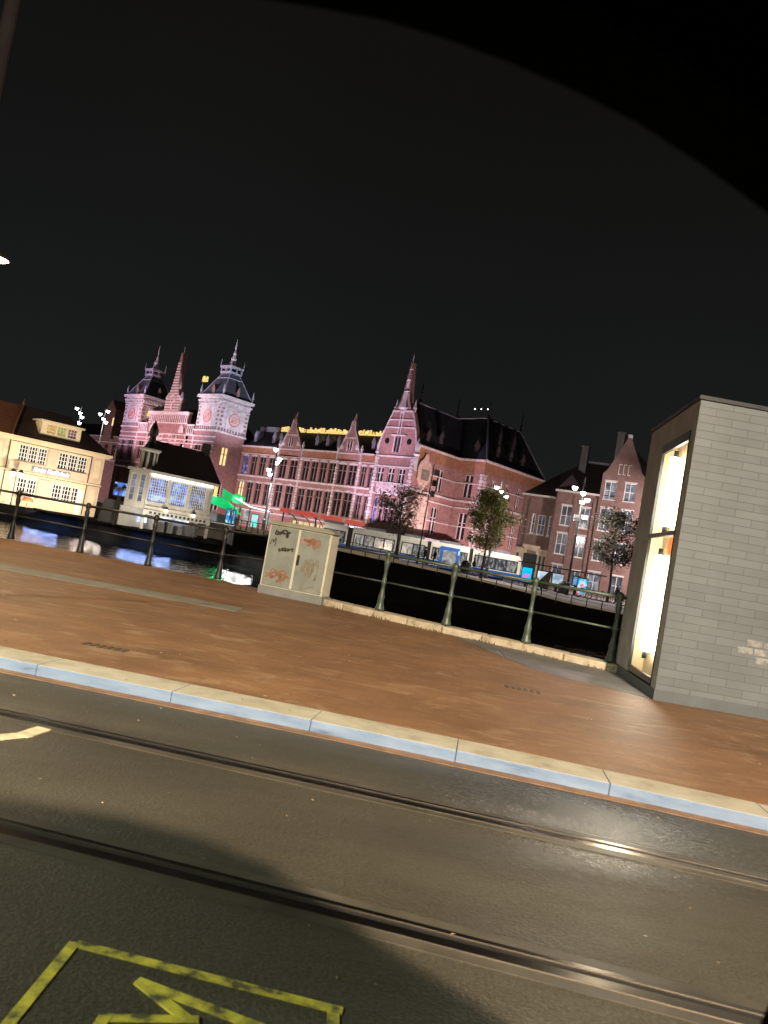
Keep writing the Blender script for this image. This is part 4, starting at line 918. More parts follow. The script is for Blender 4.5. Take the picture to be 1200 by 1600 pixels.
q = MB(); q.box(2.9, 6.0, 4.6, 5.4, 17.9, 18.2); q.build('roof_edge', M['slate2'], RB)
BB = thing('brick_building', 'dark far building rising behind the right brick building at the kiosk', 'building', (37.5, 112, 0), R(-25))
q = MB(); q.wall(-3, 10, -.3, 15, [(1, 2.4, 9, 11.5), (4, 5.4, 9, 11.5)], .3); q.box(-3, 10, .4, 8, -.3, 15); q.build('wall', M['rbrick'], BB)
q = MB(); q.pyramid(-3.3, 10.3, -.2, 8.4, 15, -1, 8, 3, 5, 19.5); q.build('roof', M['rbroof'], BB)

# ================================================================== CREAM RESTAURANT
CB = thing('restaurant_building', 'cream two-storey restaurant on the water with a glowing name sign and dark roof', 'building', (-26.3, 72, -.6), R(45))
zo = .6
uw = [(-7.65, 3.25+zo, 2.45, 1.42), (-4.2, 3.22+zo, 2.65, 1.45)]; lw = [(-7.3, .25+zo, 1.7, 1.55), (-4.25, .25+zo, 2.65, 1.55)]
q = MB(); q.wall(-15, 0, 0, 5.25+zo, [(a, a+w, z, z+h) for a, z, w, h in uw+lw], .2); q.quad((0, 0, 0), (0, 8, 0), (0, 8, 5.25+zo), (0, 0, 5.25+zo)); q.build('wall', M['cream'], CB)
q = MB()
for x0, x1 in ((-13.5, -8.6), (-1.15, -.15)):
    for z0, z1 in ((2.6+zo, 4.9+zo), (.0+zo, 2.2+zo)):
        q.box(x0, x1, -.06, -.003, z0, z1) if x0 > -5 else [q.box(x0+k*1.65, x0+k*1.65+1.35, -.06, -.003, z0, z1) for k in range(3)]
q.box(-8.35, -1.35, -.05, -.003, 2.45+zo, 3.2+zo); q.box(-5.15, -4.3, -.1, -.003, 3.2+zo, 4.95+zo); q.box(-5.55, -4.35, -.1, -.003, .2+zo, 2.0+zo)
q.build('pilaster', M['cream2'], CB)
q = MB()
for x0, x1 in ((-.95, -.35),):
    for z0, z1 in ((3.0+zo, 4.6+zo), (.4+zo, 1.9+zo)): q = MB(); q.box(x0, x1, -.085, -.061, z0, z1); q.build('panel', M['cream'], CB)
for k in range(3):
    for z0, z1 in ((3.0+zo, 4.6+zo), (.4+zo, 1.9+zo)): q = MB(); q.box(-13.2+k*1.65, -12.45+k*1.65, -.085, -.061, z0, z1); q.build('panel', M['cream'], CB)
q = MB(); q.box(-15.3, .45, -.55, -.004, 5.05+zo, 5.3+zo); q.box(-15.2, .3, -.3, -.004, 4.88+zo, 5.05+zo); q.box(.005, .4, 0, 8, 5.05+zo, 5.3+zo); q.box(-15, .06, -.14, -.003, 2.26+zo, 2.42+zo); q.build('cornice', M['cream'], CB)
for (a, z, w, h) in uw+lw:
    n3 = 3 if w > 2 else 2
    for k in range(n3):
        ww = w/n3; framewin(CB, I4, a+k*ww+.03, z, ww-.06, h, 3, 4, M['darkglass'], M['white'], .16, False, .065)
q = MB()
for x in (-8.5, -1.28): q.tube((x, -.1, .1), (x, -.1, 5.0+zo), .045, n=6)
q.tube((-8.4, -.08, 4.84+zo), (-1.3, -.08, 4.84+zo), .03, n=5); q.tube((-15, -.16, 2.24+zo), (0, -.16, 2.24+zo), .025, n=5); q.build('drainpipe', M['iron'], CB)
q = MB(); q.box(-2.0, -1.45, -.05, -.003, .0+zo-.6, 1.75+zo); q.build('door', M['white'], CB)
sg = MB(); sg.box(-6.35, -2.95, -.10, -.055, 2.55+zo, 3.0+zo); sgo = sg.build('sign_board', pm('sign_board', (.20, .19, .21), .5, .1, 2), CB)
fc = bpy.data.curves.new('sign_text', 'FONT'); fc.body = "Smits Koffiehuis"; fc.size = .52; fc.shear = .25; fc.extrude = .015; fc.align_x = 'CENTER'; fc.offset = .012; fc.space_character = .95
fc.materials.append(em('sign_glow', (.92, .96, 1), 1.5))
tmp = bpy.data.objects.new('lettering_curve', fc); COL.objects.link(tmp); bpy.context.view_layer.update()
fme = bpy.data.meshes.new_from_object(tmp.evaluated_get(bpy.context.evaluated_depsgraph_get())); bpy.data.objects.remove(tmp); bpy.data.curves.remove(fc)
ft = bpy.data.objects.new('lettering', fme); COL.objects.link(ft); ft.parent = sgo; ft.location = (-4.65, -.13, 2.62+zo); ft.rotation_euler = (math.pi/2, 0, 0)
RZ_ = 8.25+zo
q = MB(); q.add([(-8.6, -.5, 5.3+zo), (.4, -.5, 5.3+zo), (.4, 7.5, 5.3+zo), (-2.7, 3.2, RZ_), (-6.9, 3.2, RZ_), (-6.9, 7.5, 5.3+zo)], [(0, 1, 3, 4), (1, 2, 3), (2, 5, 4, 3)]); rfc = q.build('roof', M['tile_dark'], CB)
q = MB(); q.add([(-15.3, -.5, 5.3+zo), (-8.6, -.5, 5.3+zo), (-6.9, 3.2, RZ_), (-15.3, 3.2, RZ_-.1)], [(0, 1, 2, 3)]); q.build('roof', M['tile_orange'], CB)
q = MB(); q.tube((-8.6, -.5, 5.33+zo), (-6.9, 3.2, RZ_+.05), .07, n=6); q.lathe([(.1, 0), (.14, .2), (.02, .55)], (-6.9, 3.2, RZ_), 8); q.build('hip_tile', M['tile_orange'], rfc)
q = MB(); DZ = 5.88+zo; q.wall(-6.2, -2.65, DZ, DZ+1.15, [(-5.7, -4.9, DZ+.2, DZ+1.0), (-4.75, -3.95, DZ+.2, DZ+1.0), (-3.8, -3.0, DZ+.2, DZ+1.0)], .2, y=.0); q.box(-6.2, -2.65, .25, 2.6, DZ, DZ+1.15); q.box(-6.4, -2.45, -.25, 2.8, DZ+1.15, DZ+1.3); dmr = q.build('dormer', M['cream'], CB)
for x, g_ in ((-5.7, em_pattern('pane_amber', [(.4, (.5, .25, .06)), (.7, (.95, .62, .25))], .9, 6, 1)), (-4.75, em_pattern('pane_green', [(.4, (.25, .32, .05)), (.7, (.62, .70, .22))], .8, 6, 1)), (-3.8, em('pane_violet', (.12, .05, .14), .6))):
    q = MB(); y = .15
    for k in range(4): q.box(x+k*.2533, x+k*.2533+.04, y-.05, y, DZ+.2, DZ+1.0)
    for k in range(4): q.box(x+.041, x+.759, y-.045, y-.003, DZ+.2+k*.253, DZ+.24+k*.253)
    f = q.build('dormer_window', M['cream'], dmr); p = MB(); p.quad((x, y, DZ+.2), (x+.8, y, DZ+.2), (x+.8, y, DZ+1.0), (x, y, DZ+1.0)); p.build('pane', g_, f)
# uplights added to brighten the restaurant front
for x in (-11.5, -7.2, -2.8):
    p = CB.matrix_basis @ Vector((x, -5.2, .02)); w_ = thing('floodlight', 'added low floodlight on the quay terrace brightening the cream restaurant front', 'floodlight', p, R(45), 'added floodlights before the cream restaurant')
    q = MB(); q.box(-.35, .35, -.12, .10, 0, .16); q.build('housing', M['iron'], w_)
    light('flood_light', 'AREA', (0, .14, .25), 420, (1, .86, .68), (0, 5.2, 4.6), w_, size=.7, sizey=.25, angle=150)

# ================================================================== WHITE TICKET PAVILION
VP = thing('ticket_pavilion', 'white pavilion on the quay with blue-lit lattice windows under a dark tiled roof', 'building', (-19.6, 64.1, -.6), R(45))
F0, EA = 1.65, 4.8           # floor and eaves heights above the terrace
vw = [(.22, 2.35, 1.70, 1.98), (2.25, 2.35, 1.60, 1.98), (4.18, 2.35, 1.50, 1.98)]
q = MB(); q.wall(0, 6.3, F0, EA, [(a, a+w, z, z+h) for a, z, w, h in vw], .15)
q.M = T(-1.15, 1.15, 0) @ Matrix.Rotation(R(-45), 4, 'Z'); q.wall(0, 1.626, F0, EA, [(.22, .68, F0+.5, EA-.35), (.95, 1.41, F0+.5, EA-.35)], .12)
q.M = I4; q.quad((6.3, 0, F0), (6.3, 5, F0), (6.3, 5, EA), (6.3, 0, EA)); q.build('wall', M['pavwhite'], VP)
M['poster'] = em_pattern('blue_poster_glow', [(.40, (.05, .06, .10)), (.52, (.10, .22, .85)), (.6, (.35, .65, 1)), (.72, (.75, .85, .95))], 1.0, .95, 2.5)
M['poster2'] = em_pattern('blue_poster_glow_dim', [(.44, (.05, .055, .07)), (.58, (.12, .22, .75)), (.7, (.55, .65, .8))], .8, 1.1, 2.5)
for i, (a, z, w, h) in enumerate(vw): framewin(VP, I4, a, z, w, h, 8, 8, M['poster'] if i < 2 else M['poster2'], M['white'], .15, False, .045)
for x in (.22, .95): framewin(VP, T(-1.15, 1.15, 0) @ Matrix.Rotation(R(-45), 4, 'Z'), x, F0+.5, .46, EA-.85-F0, 1, 4, M['curtain'], M['white'], .12, False, .05)
q = MB(); q.box(-.1, 6.6, -.35, -.004, EA-.12, EA+.1); q.M = T(-1.15, 1.15, 0) @ Matrix.Rotation(R(-45), 4, 'Z'); q.box(-.1, 1.75, -.35, -.004, EA-.12, EA+.1)
q.M = I4; q.box(0, 6.4, -.12, -.003, F0, F0+.3); q.box(0, 6.4, -.06, -.003, F0+.3, F0+.36)
for x in (.05, 2.0, 3.95, 5.85): q.box(x, x+.14, -.07, -.003, F0+.36, EA-.35)
q.build('cornice', M['pavwhite'], VP)
q = MB(); q.box(.15, 6.1, -.30, -.16, EA-.34, EA-.15); q.build('light_strip', em('eaves_light_strip', (.95, 1, .98), 2.6), VP)
q = MB(); q.add([(-.1, -.4, EA+.1), (6.7, -.4, EA+.1), (6.5, 5.2, EA+.1), (2.7, 5.2, EA+.1), (1.3, 2.4, 7.6), (6.6, 2.4, 7.6)], [(0, 1, 5, 4), (1, 2, 5), (2, 3, 4, 5), (0, 4, 3)]); q.add([(-.1, -.4, EA+.104), (2.7, 5.2, EA+.104), (-1.4, 5.2, EA+.104), (-1.5, 1.0, EA+.104)], [(0, 1, 2, 3)]); rv = q.build('roof', M['tile_dark'], VP)
q = MB(); q.box(6.0, 6.55, 2.1, 2.7, 7.3, 8.4); q.build('chimney', M['tile_dark'], rv)
TC = (.05, .65)
ln = MB(); ln.lathe([(.16, 5.0), (.56, 5.1), (.56, 6.35)], (*TC, 0), 8); ln.build('lantern_turret', M['iron'], rv)
q = MB(); q.lathe([(.70, 6.35), (.92, 6.5), (.92, 6.62), (.4, 6.7)], (*TC, 0), 8)
for k in range(8):
    a = k*math.pi/4+.2; q.box(TC[0]+.62*math.cos(a)-.07, TC[0]+.62*math.cos(a)+.07, TC[1]+.62*math.sin(a)-.07, TC[1]+.62*math.sin(a)+.07, 4.95, 6.36)
q.build('turret_frame', M['pavwhite'], rv)
q = MB(); q.lathe([(.6, 6.7), (.34, 7.2), (.26, 7.7), (.40, 7.9), (.36, 8.3), (.05, 9.0)], (*TC, 0), 8); q.build('turret_cap', M['iron'], rv)
# lower storey: posts, beam and lit openings under the floor
q = MB(); q.box(-.05, 6.4, -.25, -.125, F0-.42, F0-.003); q.build('floor_beam', M['pavwhite'], VP)
q = MB()
for x in (0, 1.3, 5.0, 6.2): q.box(x, x+.2, -.2, 0, 0, F0-.43)
q.box(-1.2, 6.4, 1.5, 1.6, 0, F0-.01); q.build('post', M['pavwhite'], VP)
for k in range(14):
    q = MB(); q.box(.5+k*.40, .72+k*.40, -.27, -.253, F0-.32, F0-.12); q.build('vent_pane', M['kmetal'], VP)
q = MB(); q.box(.4, 1.2, 1.2, 1.49, .5, 1.1); q.box(2.6, 5.2, 1.2, 1.49, .95, 1.22); q.build('lower_window', em_pattern('lower_window_glow', [(.4, (.2, .25, .5)), (.55, (.5, .6, .95)), (.7, (.9, .95, 1))], 2.0, 2, 2), VP)
for x in (1.95, 4.6):
    q = MB(); q.box(x-.11, x+.11, -.40, -.18, F0+.02, F0+.26); lo = q.build('wall_lantern', em('lantern_glow', (1, .88, .6), 3.0) if 'lantern_glow' not in bpy.data.materials else bpy.data.materials['lantern_glow'], VP)
    q = MB(); q.pyramid(x-.17, x+.17, -.46, -.12, F0+.262, x-.03, x+.03, -.32, -.26, F0+.5); q.build('lantern_cap', M['iron'], lo)
p = VP.matrix_basis @ Vector((3, -4.2, 0)); w_ = thing('floodlight', 'low floodlight on the quay terrace aimed at the white pavilion', 'floodlight', p, R(45))
q = MB(); q.box(-.4, .4, -.12, .1, 0, .15); q.build('housing', M['iron'], w_)
light('flood_light', 'AREA', (0, .12, .22), 210, (1, .93, .80), (0, 3.2, 4.6), w_, size=.8, sizey=.3, angle=170)
p = VP.matrix_basis @ Vector((-1.6, -2.4, 0)); w_ = thing('floodlight', 'low floodlight at the canted corner of the white pavilion', 'floodlight', p, R(10))
q = MB(); q.box(-.3, .3, -.12, .1, 0, .15); q.build('housing', M['iron'], w_)
light('flood_light', 'AREA', (0, .12, .22), 150, (1, .93, .80), (0, 2.6, 3.4), w_, size=.6, sizey=.3, angle=170)
# grey covered booth and small terrace things between the buildings
bt = thing('covered_booth', 'dark grey tarpaulin-covered booth between the cream restaurant and the white pavilion', 'booth', (-22.6, 66.0, -.6), R(15))
q = MB(); q.prism([(-1.1, 0), (1.1, 0), (.95, 1.75), (.5, 1.95), (-.8, 1.95)], -.5, .8); q.build('cover', pm('grey_tarpaulin', (.13, .12, .115), .7, .2, 1.2, bmp=.4), bt)
for k, x in enumerate((1.2, 2.0, 2.9, 3.7, 4.4)):
    p = VP.matrix_basis @ Vector((x, -1.1, 0)); o = thing('stacked_chairs', 'dark covered stack of terrace chairs in the row below the white pavilion', 'chairs', p, R(45+k*7), 'covered chair stacks below the white pavilion')
    q = MB(); h_ = .8+.12*math.sin(k*2.2); q.prism([(-.3, 0), (.3, 0), (.26, h_*.8), (.1, h_), (-.24, h_)], -.25, .3); q.build('cover', pm('dark_cover', (.06, .058, .055), .8, .3, 2) if 'dark_cover' not in bpy.data.materials else bpy.data.materials['dark_cover'], o)
o = thing('orange_lifebuoy_box', 'round orange canopy on the terrace before the cream restaurant door', 'canopy', CB.matrix_basis @ Vector((-6.9, -2.0, 0)), R(45))
o.name = 'canopy'
q = MB(); q.lathe([(.46, .55), (.40, .75), (.2, .88), (.02, .92)], n=14); q.tube((0, 0, 0), (0, 0, .6), .04); q.build('cover', pm('orange_canvas', (.62, .13, .05), .7, .15, 2), o)

# light strips added under the quay terrace lip to put glints on the water
for (xa, ya, xb, yb, c_, pw, lb) in ((-28.0, 64.2, -24.2, 61.9, (.25, .40, 1), 300, 'added blue strip under the terrace edge below the cream restaurant, for water glints'), (-18.4, 58.4, -14.2, 57.2, (.30, .46, 1), 330, 'added blue strip under the terrace edge below the white pavilion, for water glints'),
                                 (-22.6, 60.9, -19.8, 59.2, (1, .85, .72), 190, 'added warm strip under the terrace edge between the two quay buildings, for water glints'), (-9.7, 56.1, -7.0, 52.5, (1, .95, .9), 260, 'added white strip low on the dark quay wall behind the utility cabinet, for water glints')):
    L = math.hypot(xb-xa, yb-ya); th = math.atan2(yb-ya, xb-xa)
    o = thing('light_strip', lb, 'light', ((xa+xb)/2, (ya+yb)/2, -.62), th, 'added light strips for water glints')
    q = MB(); q.box(-L/2, L/2, -1.35, .35, .0, .06); q.build('housing', M['concrete'], o)
    light('glint_light', 'AREA', (0, -1.1, -.02), pw, c_, (0, -1.1, -1), o, size=L-.1, sizey=.07, angle=180)

# ================================================================== TRAM
TR = thing('tram', 'long cream and blue articulated tram with lit windows standing on the far quay', 'tram', (0, 90, -.05))
M['tramwin'] = em_pattern('tram_window_glow', [(.36, (.015, .02, .025)), (.48, (.06, .08, .12)), (.56, (.28, .32, .40)), (.64, (.75, .72, .62)), (.74, (.15, .28, .7))], .42, 3.2, 4, (1.2, 1, .6))
M['tramdoor'] = em_pattern('tram_door_glow', [(.35, (.10, .10, .12)), (.6, (.62, .6, .58)), (.8, (.9, .86, .8))], .7, 1.2, 3)
M['tramlight'] = em_pattern('tram_window_bright', [(.38, (.03, .03, .035)), (.5, (.35, .36, .36)), (.66, (.85, .83, .74))], .5, 3.0, 4, (1.5, 1, .5))
SECS = [(-7.3, -3.72, 'cab'), (-3.15, 2.05, ''), (2.45, 5.65, ''), (6.05, 10.6, 'door'), (11.0, 17.25, 'front')]
for i, (a, c, kd) in enumerate(SECS):
    pr = [(-.0, .28), (-.02, 1.0), (0, 1.1), (.06, 2.55), (.16, 2.9), (.5, 3.15), (1.9, 3.15), (2.24, 2.9), (2.34, 2.55), (2.4, 1.0), (2.38, .28)]
    q = MB(); vs = []; 
    def ring(x, inset=0, zs=1): return [(x, y*(1-inset)+1.2*inset, z) for y, z in pr]
    rings = [ring(a), ring(c)]
    if kd == 'front': rings = [ring(a), ring(c-1.0), ring(c-.35, .06), ring(c, .2)]; rings[2] = [(x-(.25*max(0, z-1.2)/1.5), y, z if z < 2.9 else z-.12) for x, y, z in rings[2]]; rings[3] = [(x-(.75*max(0, z-1.0)/1.5), y, z if z < 2.6 else z-.35) for x, y, z in rings[3]]
    if kd == 'cab': rings = [[(x+(.6*max(0, z-1.0)/1.5), y, z if z < 2.6 else z-.3) for x, y, z in ring(a, .2)], ring(a+.9), ring(c)]
    n = len(pr)
    for r_ in rings: vs += r_
    fs = []; mi = []
    for k in range(len(rings)-1):
        for j in range(n): fs.append((k*n+j, (k+1)*n+j, (k+1)*n+(j+1) % n, k*n+(j+1) % n)); mi.append(1 if j in (0, 8, 9, n-1) else 0)
    fs += [tuple(range(n)), tuple(range(len(rings)*n-1, (len(rings)-1)*n-1, -1))]; mi += [0, 0]
    o_ = len(q.v); q.v += vs; q.f += fs; q.m += mi
    b_ = q.build('body_section', [M['tramwhite'], M['tramblue']], TR)
    q = MB(); q.box(a+.02, c-(.8 if kd == 'front' else .02), -.03, -.012, .40, .46); q.build('trim_line', M['tramwhite'], b_)
    # windows along the side
    lo, hi = a+.25, c-.25
    if kd == 'front': hi = c-1.0
    if kd == 'cab': lo = a+.8
    nw = max(2, round((hi-lo)/1.15)); ww = (hi-lo)/nw
    q = MB(); q.add([(lo-.05, -.008, 1.08), (hi+.05, -.008, 1.08), (hi+.05, .05, 2.47), (lo-.05, .05, 2.47)], [(0, 1, 2, 3)]); q.v = [(x, y-.012, z) for x, y, z in q.v]; q.build('window_band', M['rubber'], b_)
    for k in range(nw):
        if kd == 'door' and k in (1, 2): continue
        q = MB(); q.add([(lo+k*ww+.07, -.035, 1.15), (lo+(k+1)*ww-.07, -.035, 1.15), (lo+(k+1)*ww-.07, .02, 2.36), (lo+k*ww+.07, .02, 2.36), (lo+k*ww+.04, .02, 1.13), (lo+(k+1)*ww-.04, .02, 1.13), (lo+(k+1)*ww-.04, .08, 2.42), (lo+k*ww+.04, .08, 2.42)], [(0, 1, 2, 3), (0, 4, 5, 1), (1, 5, 6, 2), (2, 6, 7, 3), (3, 7, 4, 0)])
        q.build('window', M['tramlight'] if (k*7+i*3) % 3 == 0 else M['tramwin'], b_)
    if kd == 'door':
        x = lo+ww; q = MB(); q.box(x-.12, x+2*ww+.12, -.05, .01, .3, 2.75); d_ = q.build('door', M['tramblue'], b_)
        q = MB(); q.box(x+.25, x+2*ww-.25, -.06, -.051, .45, 2.35); q.build('door_glass', M['tramdoor'], d_)
        q = MB(); q.box(x+2*ww-.05, x+2*ww+.1, -.08, -.051, 2.0, 2.5); q.build('door_lamp', em('blue_door_lamp', (.12, .25, 1), 4), d_)
    if kd == 'front':
        q = MB(); q.add([(c-.96, .02, 1.0), (c-.36, .1, 1.0), (c-.62, .14, 2.35), (c-.96, .06, 2.42)], [(0, 1, 2, 3)]); q.build('cab_window', M['tramwin'], b_)
        q = MB(); q.add([(c+.01, .25, 1.05), (c+.01, 2.15, 1.05), (c-.62, 2.1, 2.4), (c-.62, .3, 2.4)], [(0, 1, 2, 3)]); q.build('windscreen', M['darkglass'], b_)
    q = MB(); q.box((a+c)/2-1.2, (a+c)/2+1.2, .6, 1.8, 3.15, 3.45); q.build('roof_box', M['greypanel'], b_)
    if i < 4:
        q = MB(); q.box(c, SECS[i+1][0], .08, 2.3, .35, 3.0); q.build('gangway', M['rubber'], TR)
q = MB()
for x in (-5.5, .0, 4, 8.5, 14):
    q.box(x-.9, x+.9, .25, 2.1, .05, .3)
q.build('bogie', M['rubber'], TR)

# ================================================================== SHELTERS, ADS, KIOSKS ON THE FAR SIDE
RT = thing('tram_stop_canopy', 'long tram stop canopy with a red fascia and glass vaults behind the tram', 'canopy', (0, 106, 0))
q = MB(); q.add([(-14.0, 0, 3.72), (-2.3, 0, 3.72), (-2.3, .3, 3.72), (-14.0, .3, 3.72), (-14.0, 0, 4.26), (-2.3, 0, 4.26), (-2.3, .3, 4.26), (-14, .3, 4.26)], [(0, 3, 2, 1), (4, 5, 6, 7), (0, 1, 5, 4), (1, 2, 6, 5), (2, 3, 7, 6), (3, 0, 4, 7)]); rfa = q.build('fascia', em('red_lit_fascia', (.75, .10, .07), .55), RT)
for x in (-12.2, -8.6, -5.2):
    q = MB(); q.tube((x, -.05, 4.0), (x, -.012, 4.0), .24, n=16); q.build('round_badge', M['white'], rfa)
for x in (-13, -11.2, -9.4, -7.6):
    pts = [(x+1.5*math.sin(k*.26), 1.0, 2.2+1.5*math.cos(k*.26)) for k in range(7)]
    q = MB(); q.path(pts, .06, 5); q.build('vault_rib', M['iron'], RT)
q = MB()
for x in (-13.5, -9.0, -4.5): q.tube((x, .5, -.1), (x, .5, 3.8), .09, n=8)
q.build('post', M['iron'], RT)
q = MB(); q.box(-14, -2.3, .3, 4.5, 4.0, 4.1); q.build('roof', M['greypanel'], RT)
q = MB(); q.box(-12.6, -7.0, 2.5, 2.7, .9, 2.9)
q.build('lit_stall', em_pattern('lit_bookstall', [(.35, (.08, .06, .04)), (.45, (.9, .55, .2)), (.6, (1, .9, .65)), (.75, (.3, .25, .1))], 1.0, 2.3, 2, (2.2, 1, .15)), RT)
# white-edged shelter with lit posters, left of the lamp
SH = thing('tram_shelter', 'glass tram shelter with a sloping white-edged roof left of the tall lamp mast', 'shelter', (-15.6, 88, .95))
q = MB(); q.add([(-1.3, 0, 2.95), (.6, 0, 2.2), (2.9, 0, 2.05), (2.9, 2.4, 2.05), (.6, 2.4, 2.2), (-1.3, 2.4, 2.95), (-1.3, 0, 3.08), (.6, 0, 2.35), (2.9, 0, 2.2), (2.9, 2.4, 2.2), (.6, 2.4, 2.35), (-1.3, 2.4, 3.08)], [(0, 1, 7, 6), (1, 2, 8, 7), (6, 7, 10, 11), (7, 8, 9, 10), (0, 5, 4, 1), (1, 4, 3, 2), (2, 3, 9, 8)]); q.build('roof', M['greypanel'], SH)
q = MB(); q.tube((-1.3, -.04, 3.02), (.6, -.04, 2.28), .075, n=6); q.tube((.6, -.04, 2.28), (2.9, -.04, 2.12), .075, n=6); q.build('roof_edge', em('roof_edge_light', (.9, .95, 1), .9), SH)
q = MB()
for x in (-1.2, .6, 2.8): q.tube((x, .3, 0), (x, .3, 2.3), .05, n=6)
q.build('post', M['iron'], SH)
q = MB(); q.box(-.6, .5, 2.0, 2.05, .7, .85); q.box(-.6, .5, 2.0, 2.05, .3, .42); q.box(-.4, .4, 2.0, 2.05, .95, 1.9); q.box(1.9, 2.7, 2, 2.05, .4, 1.9); q.build('back_panel', em_pattern('shelter_panel_glow', [(.4, (.2, .2, .2)), (.6, (.6, .6, .58))], .8, 1.5, 2), SH)
GK = thing('kiosk', 'small stall under a bright green lit awning and sign beside the white pavilion', 'kiosk', (-17.9, 90, .95), R(8))
M['green'] = em_pattern('green_neon', [(.30, (.0, .45, .10)), (.5, (.0, .72, .18)), (.7, (.03, .90, .32))], .9, .5, 1)
q = MB(); q.add([(-2.3, -.6, 1.75), (1.6, -.6, .95), (1.6, 1.2, 1.2), (-2.3, 1.2, 2.0), (-2.0, -.3, 2.6), (.0, -.3, 2.15), (.0, 1.2, 2.3), (-2.0, 1.2, 2.8)], [(0, 1, 5, 4), (4, 5, 6, 7), (0, 3, 2, 1), (1, 2, 6, 5), (0, 4, 7, 3)]); q.v = [(x, y, z+.25) for x, y, z in q.v]; q.build('awning', M['green'], GK)
q = MB(); q.prism([(-.9, 2.75), (1.7, 2.4), (1.8, 3.3), (.8, 3.6), (.3, 3.4), (-.9, 3.9)], .4, .9); q.build('sign', M['green'], GK)
q = MB(); q.lathe([(.02, -.2), (.2, 0), (.02, .2)], (1.3, .2, 3.0), 10); q.build('sign_lamp', em('green_white_lamp', (.5, 1, .85), 4), GK)
q = MB(); q.box(-2.1, 1.5, .2, 1.6, 0, .9); q.box(-2.1, -1.9, .2, 1.6, .9, 2.4); q.box(1.3, 1.5, .2, 1.6, .9, 2.2); q.build('counter', M['greypanel'], GK)
for x in (-2.6, -1.9):
    q = MB(); q.box(x, x+.4, .5, .6, 2.7, 4.0); q.build('lit_pane', M['litglass'], GK)
light('green_glow', 'POINT', (.6, -1.0, 3.0), 130, (.05, 1, .3), None, GK, size=.4)
def ad(loc, w, h, z, mt, label, rz=0, group='lit advertising panels on the far side'):
    o = thing('advertising_panel', label, 'advert', loc, rz, group)
    q = MB(); q.box(-w/2-.07, w/2+.07, 0, .18, z-.08, z+h+.1); q.box(-.1, .1, .03, .15, 0, z); q.build('case', M['iron'], o)
    q = MB(); q.box(-w/2, w/2, -.012, -.003, z, z+h); q.build('screen', mt, o)
    return o
cy_ = em_pattern('screen_cyan', [(.40, (.85, .15, .65)), (.46, (.0, .45, .85)), (.7, (.0, .75, 1))], 1.1, 1.3, 2)
ad((15.55, 80, -.06), 1.0, 1.45, .5, cy_, 'bright cyan advertising screen beside the tram front')
ad((17.35, 80.3, -.06), 1.25, 1.1, .75, em_pattern('screen_pale', [(.4, (.35, .5, .62)), (.6, (.8, .92, 1))], .95, 1.2, 2), 'pale blue-white advertising panel next to the dark parasol')
ad((18.85, 80.3, -.06), 1.1, 1.1, .75, em_pattern('screen_pale_dim', [(.4, (.3, .42, .55)), (.6, (.65, .78, .9))], .9, 1.0, 2), 'pale blue advertising panel above the dark waste container')
ad((20.75, 80.3, -.06), .6, .9, 1.0, em_pattern('screen_blue', [(.4, (.12, .22, .35)), (.6, (.2, .5, .9))], .9, 1.5, 2), 'narrow blue advertising panel half hidden by the lamp mast')
ad((21.2, 79.4, -.06), .95, 1.65, .15, em_pattern('screen_multi', [(.36, (.9, .12, .2)), (.45, (.85, .75, .95)), (.55, (.0, .65, .9)), (.68, (.1, .2, .9)), (.8, (.7, .9, .3))], 1.05, 1.6, 2, (1, 1, .8)), 'tall multicoloured advertising screen at the foot of the lamp mast')
ad((-17.2, 89, .95), .95, 1.55, .05, em_pattern('screen_blue_green', [(.38, (.5, 1, .75)), (.5, (.0, .25, .8)), (.7, (.05, .45, 1))], 1.0, 1.3, 2), 'blue and green poster screen with a person silhouetted before it')
ad((-14.15, 87.3, .95), .72, 1.4, .1, em_pattern('screen_teal', [(.40, (.75, .55, .95)), (.47, (.2, .95, .8)), (.7, (.0, .62, .55))], 1.05, 1.3, 2), 'teal poster screen beside the tall lamp mast at the shelter')
ad((-26.4, 78, .95), 1.3, 1.3, .9, M['poster'], 'blue and white poster screen in the gap between the two quay buildings')
ad((-25.3, 79, .95), .7, 1.9, .2, em_pattern('screen_white', [(.4, (.35, .38, .42)), (.6, (.9, .93, .95))], .85, 1.2, 2), 'narrow whitish lit panel in the gap left of the white pavilion')
BS = thing('bus_shelter', 'thin-framed bus shelter with a long flat roof right of the tram', 'shelter', (15.0, 80.6, -.06))
q = MB(); q.box(-.2, 8.8, -.3, 1.4, 2.42, 2.52); q.build('roof', M['iron'], BS)
for x in (.2, 3.2, 4.0, 6.9, 8.6):
    q = MB(); q.tube((x, 1.2, 0), (x, 1.2, 2.42), .045, n=6); q.build('post', M['iron'], BS)
wb = thing('waste_container', 'dark waste container standing before the pale blue advertising panel', 'container', (18.9, 77.5, -.06))
q = MB(); q.lathe([(.5, 0), (.52, .1), (.5, 1.0), (.42, 1.08)], n=14); q.build('body', M['mast'], wb); q = MB(); q.lathe([(.42, 1.08), (.3, 1.2), (.05, 1.25)], n=14); q.build('lid', M['iron'], wb)
w2 = dup(wb, (8.9, 77.0, .3), None, 'dark waste container before the blue tram doors')
ps = thing('closed_parasol', 'dark closed parasol leaning over at the far quay beside the pale panel', 'parasol', (16.75, 77.5, -.06))
q = MB(); q.tube((0, 0, 0), (.1, 0, .5), .04); q.add([(-.75, -.2, .35), (.55, -.2, .1), (.55, .3, .1), (-.75, .3, .35), (.80, 0, 1.95), (.55, .1, 2.0)], [(0, 1, 4, 5), (1, 2, 4), (2, 3, 5, 4), (3, 0, 5), (0, 3, 2, 1)]); q.build('canopy', pm('dark_canvas', (.05, .035, .022), .8, .3, 3), ps)

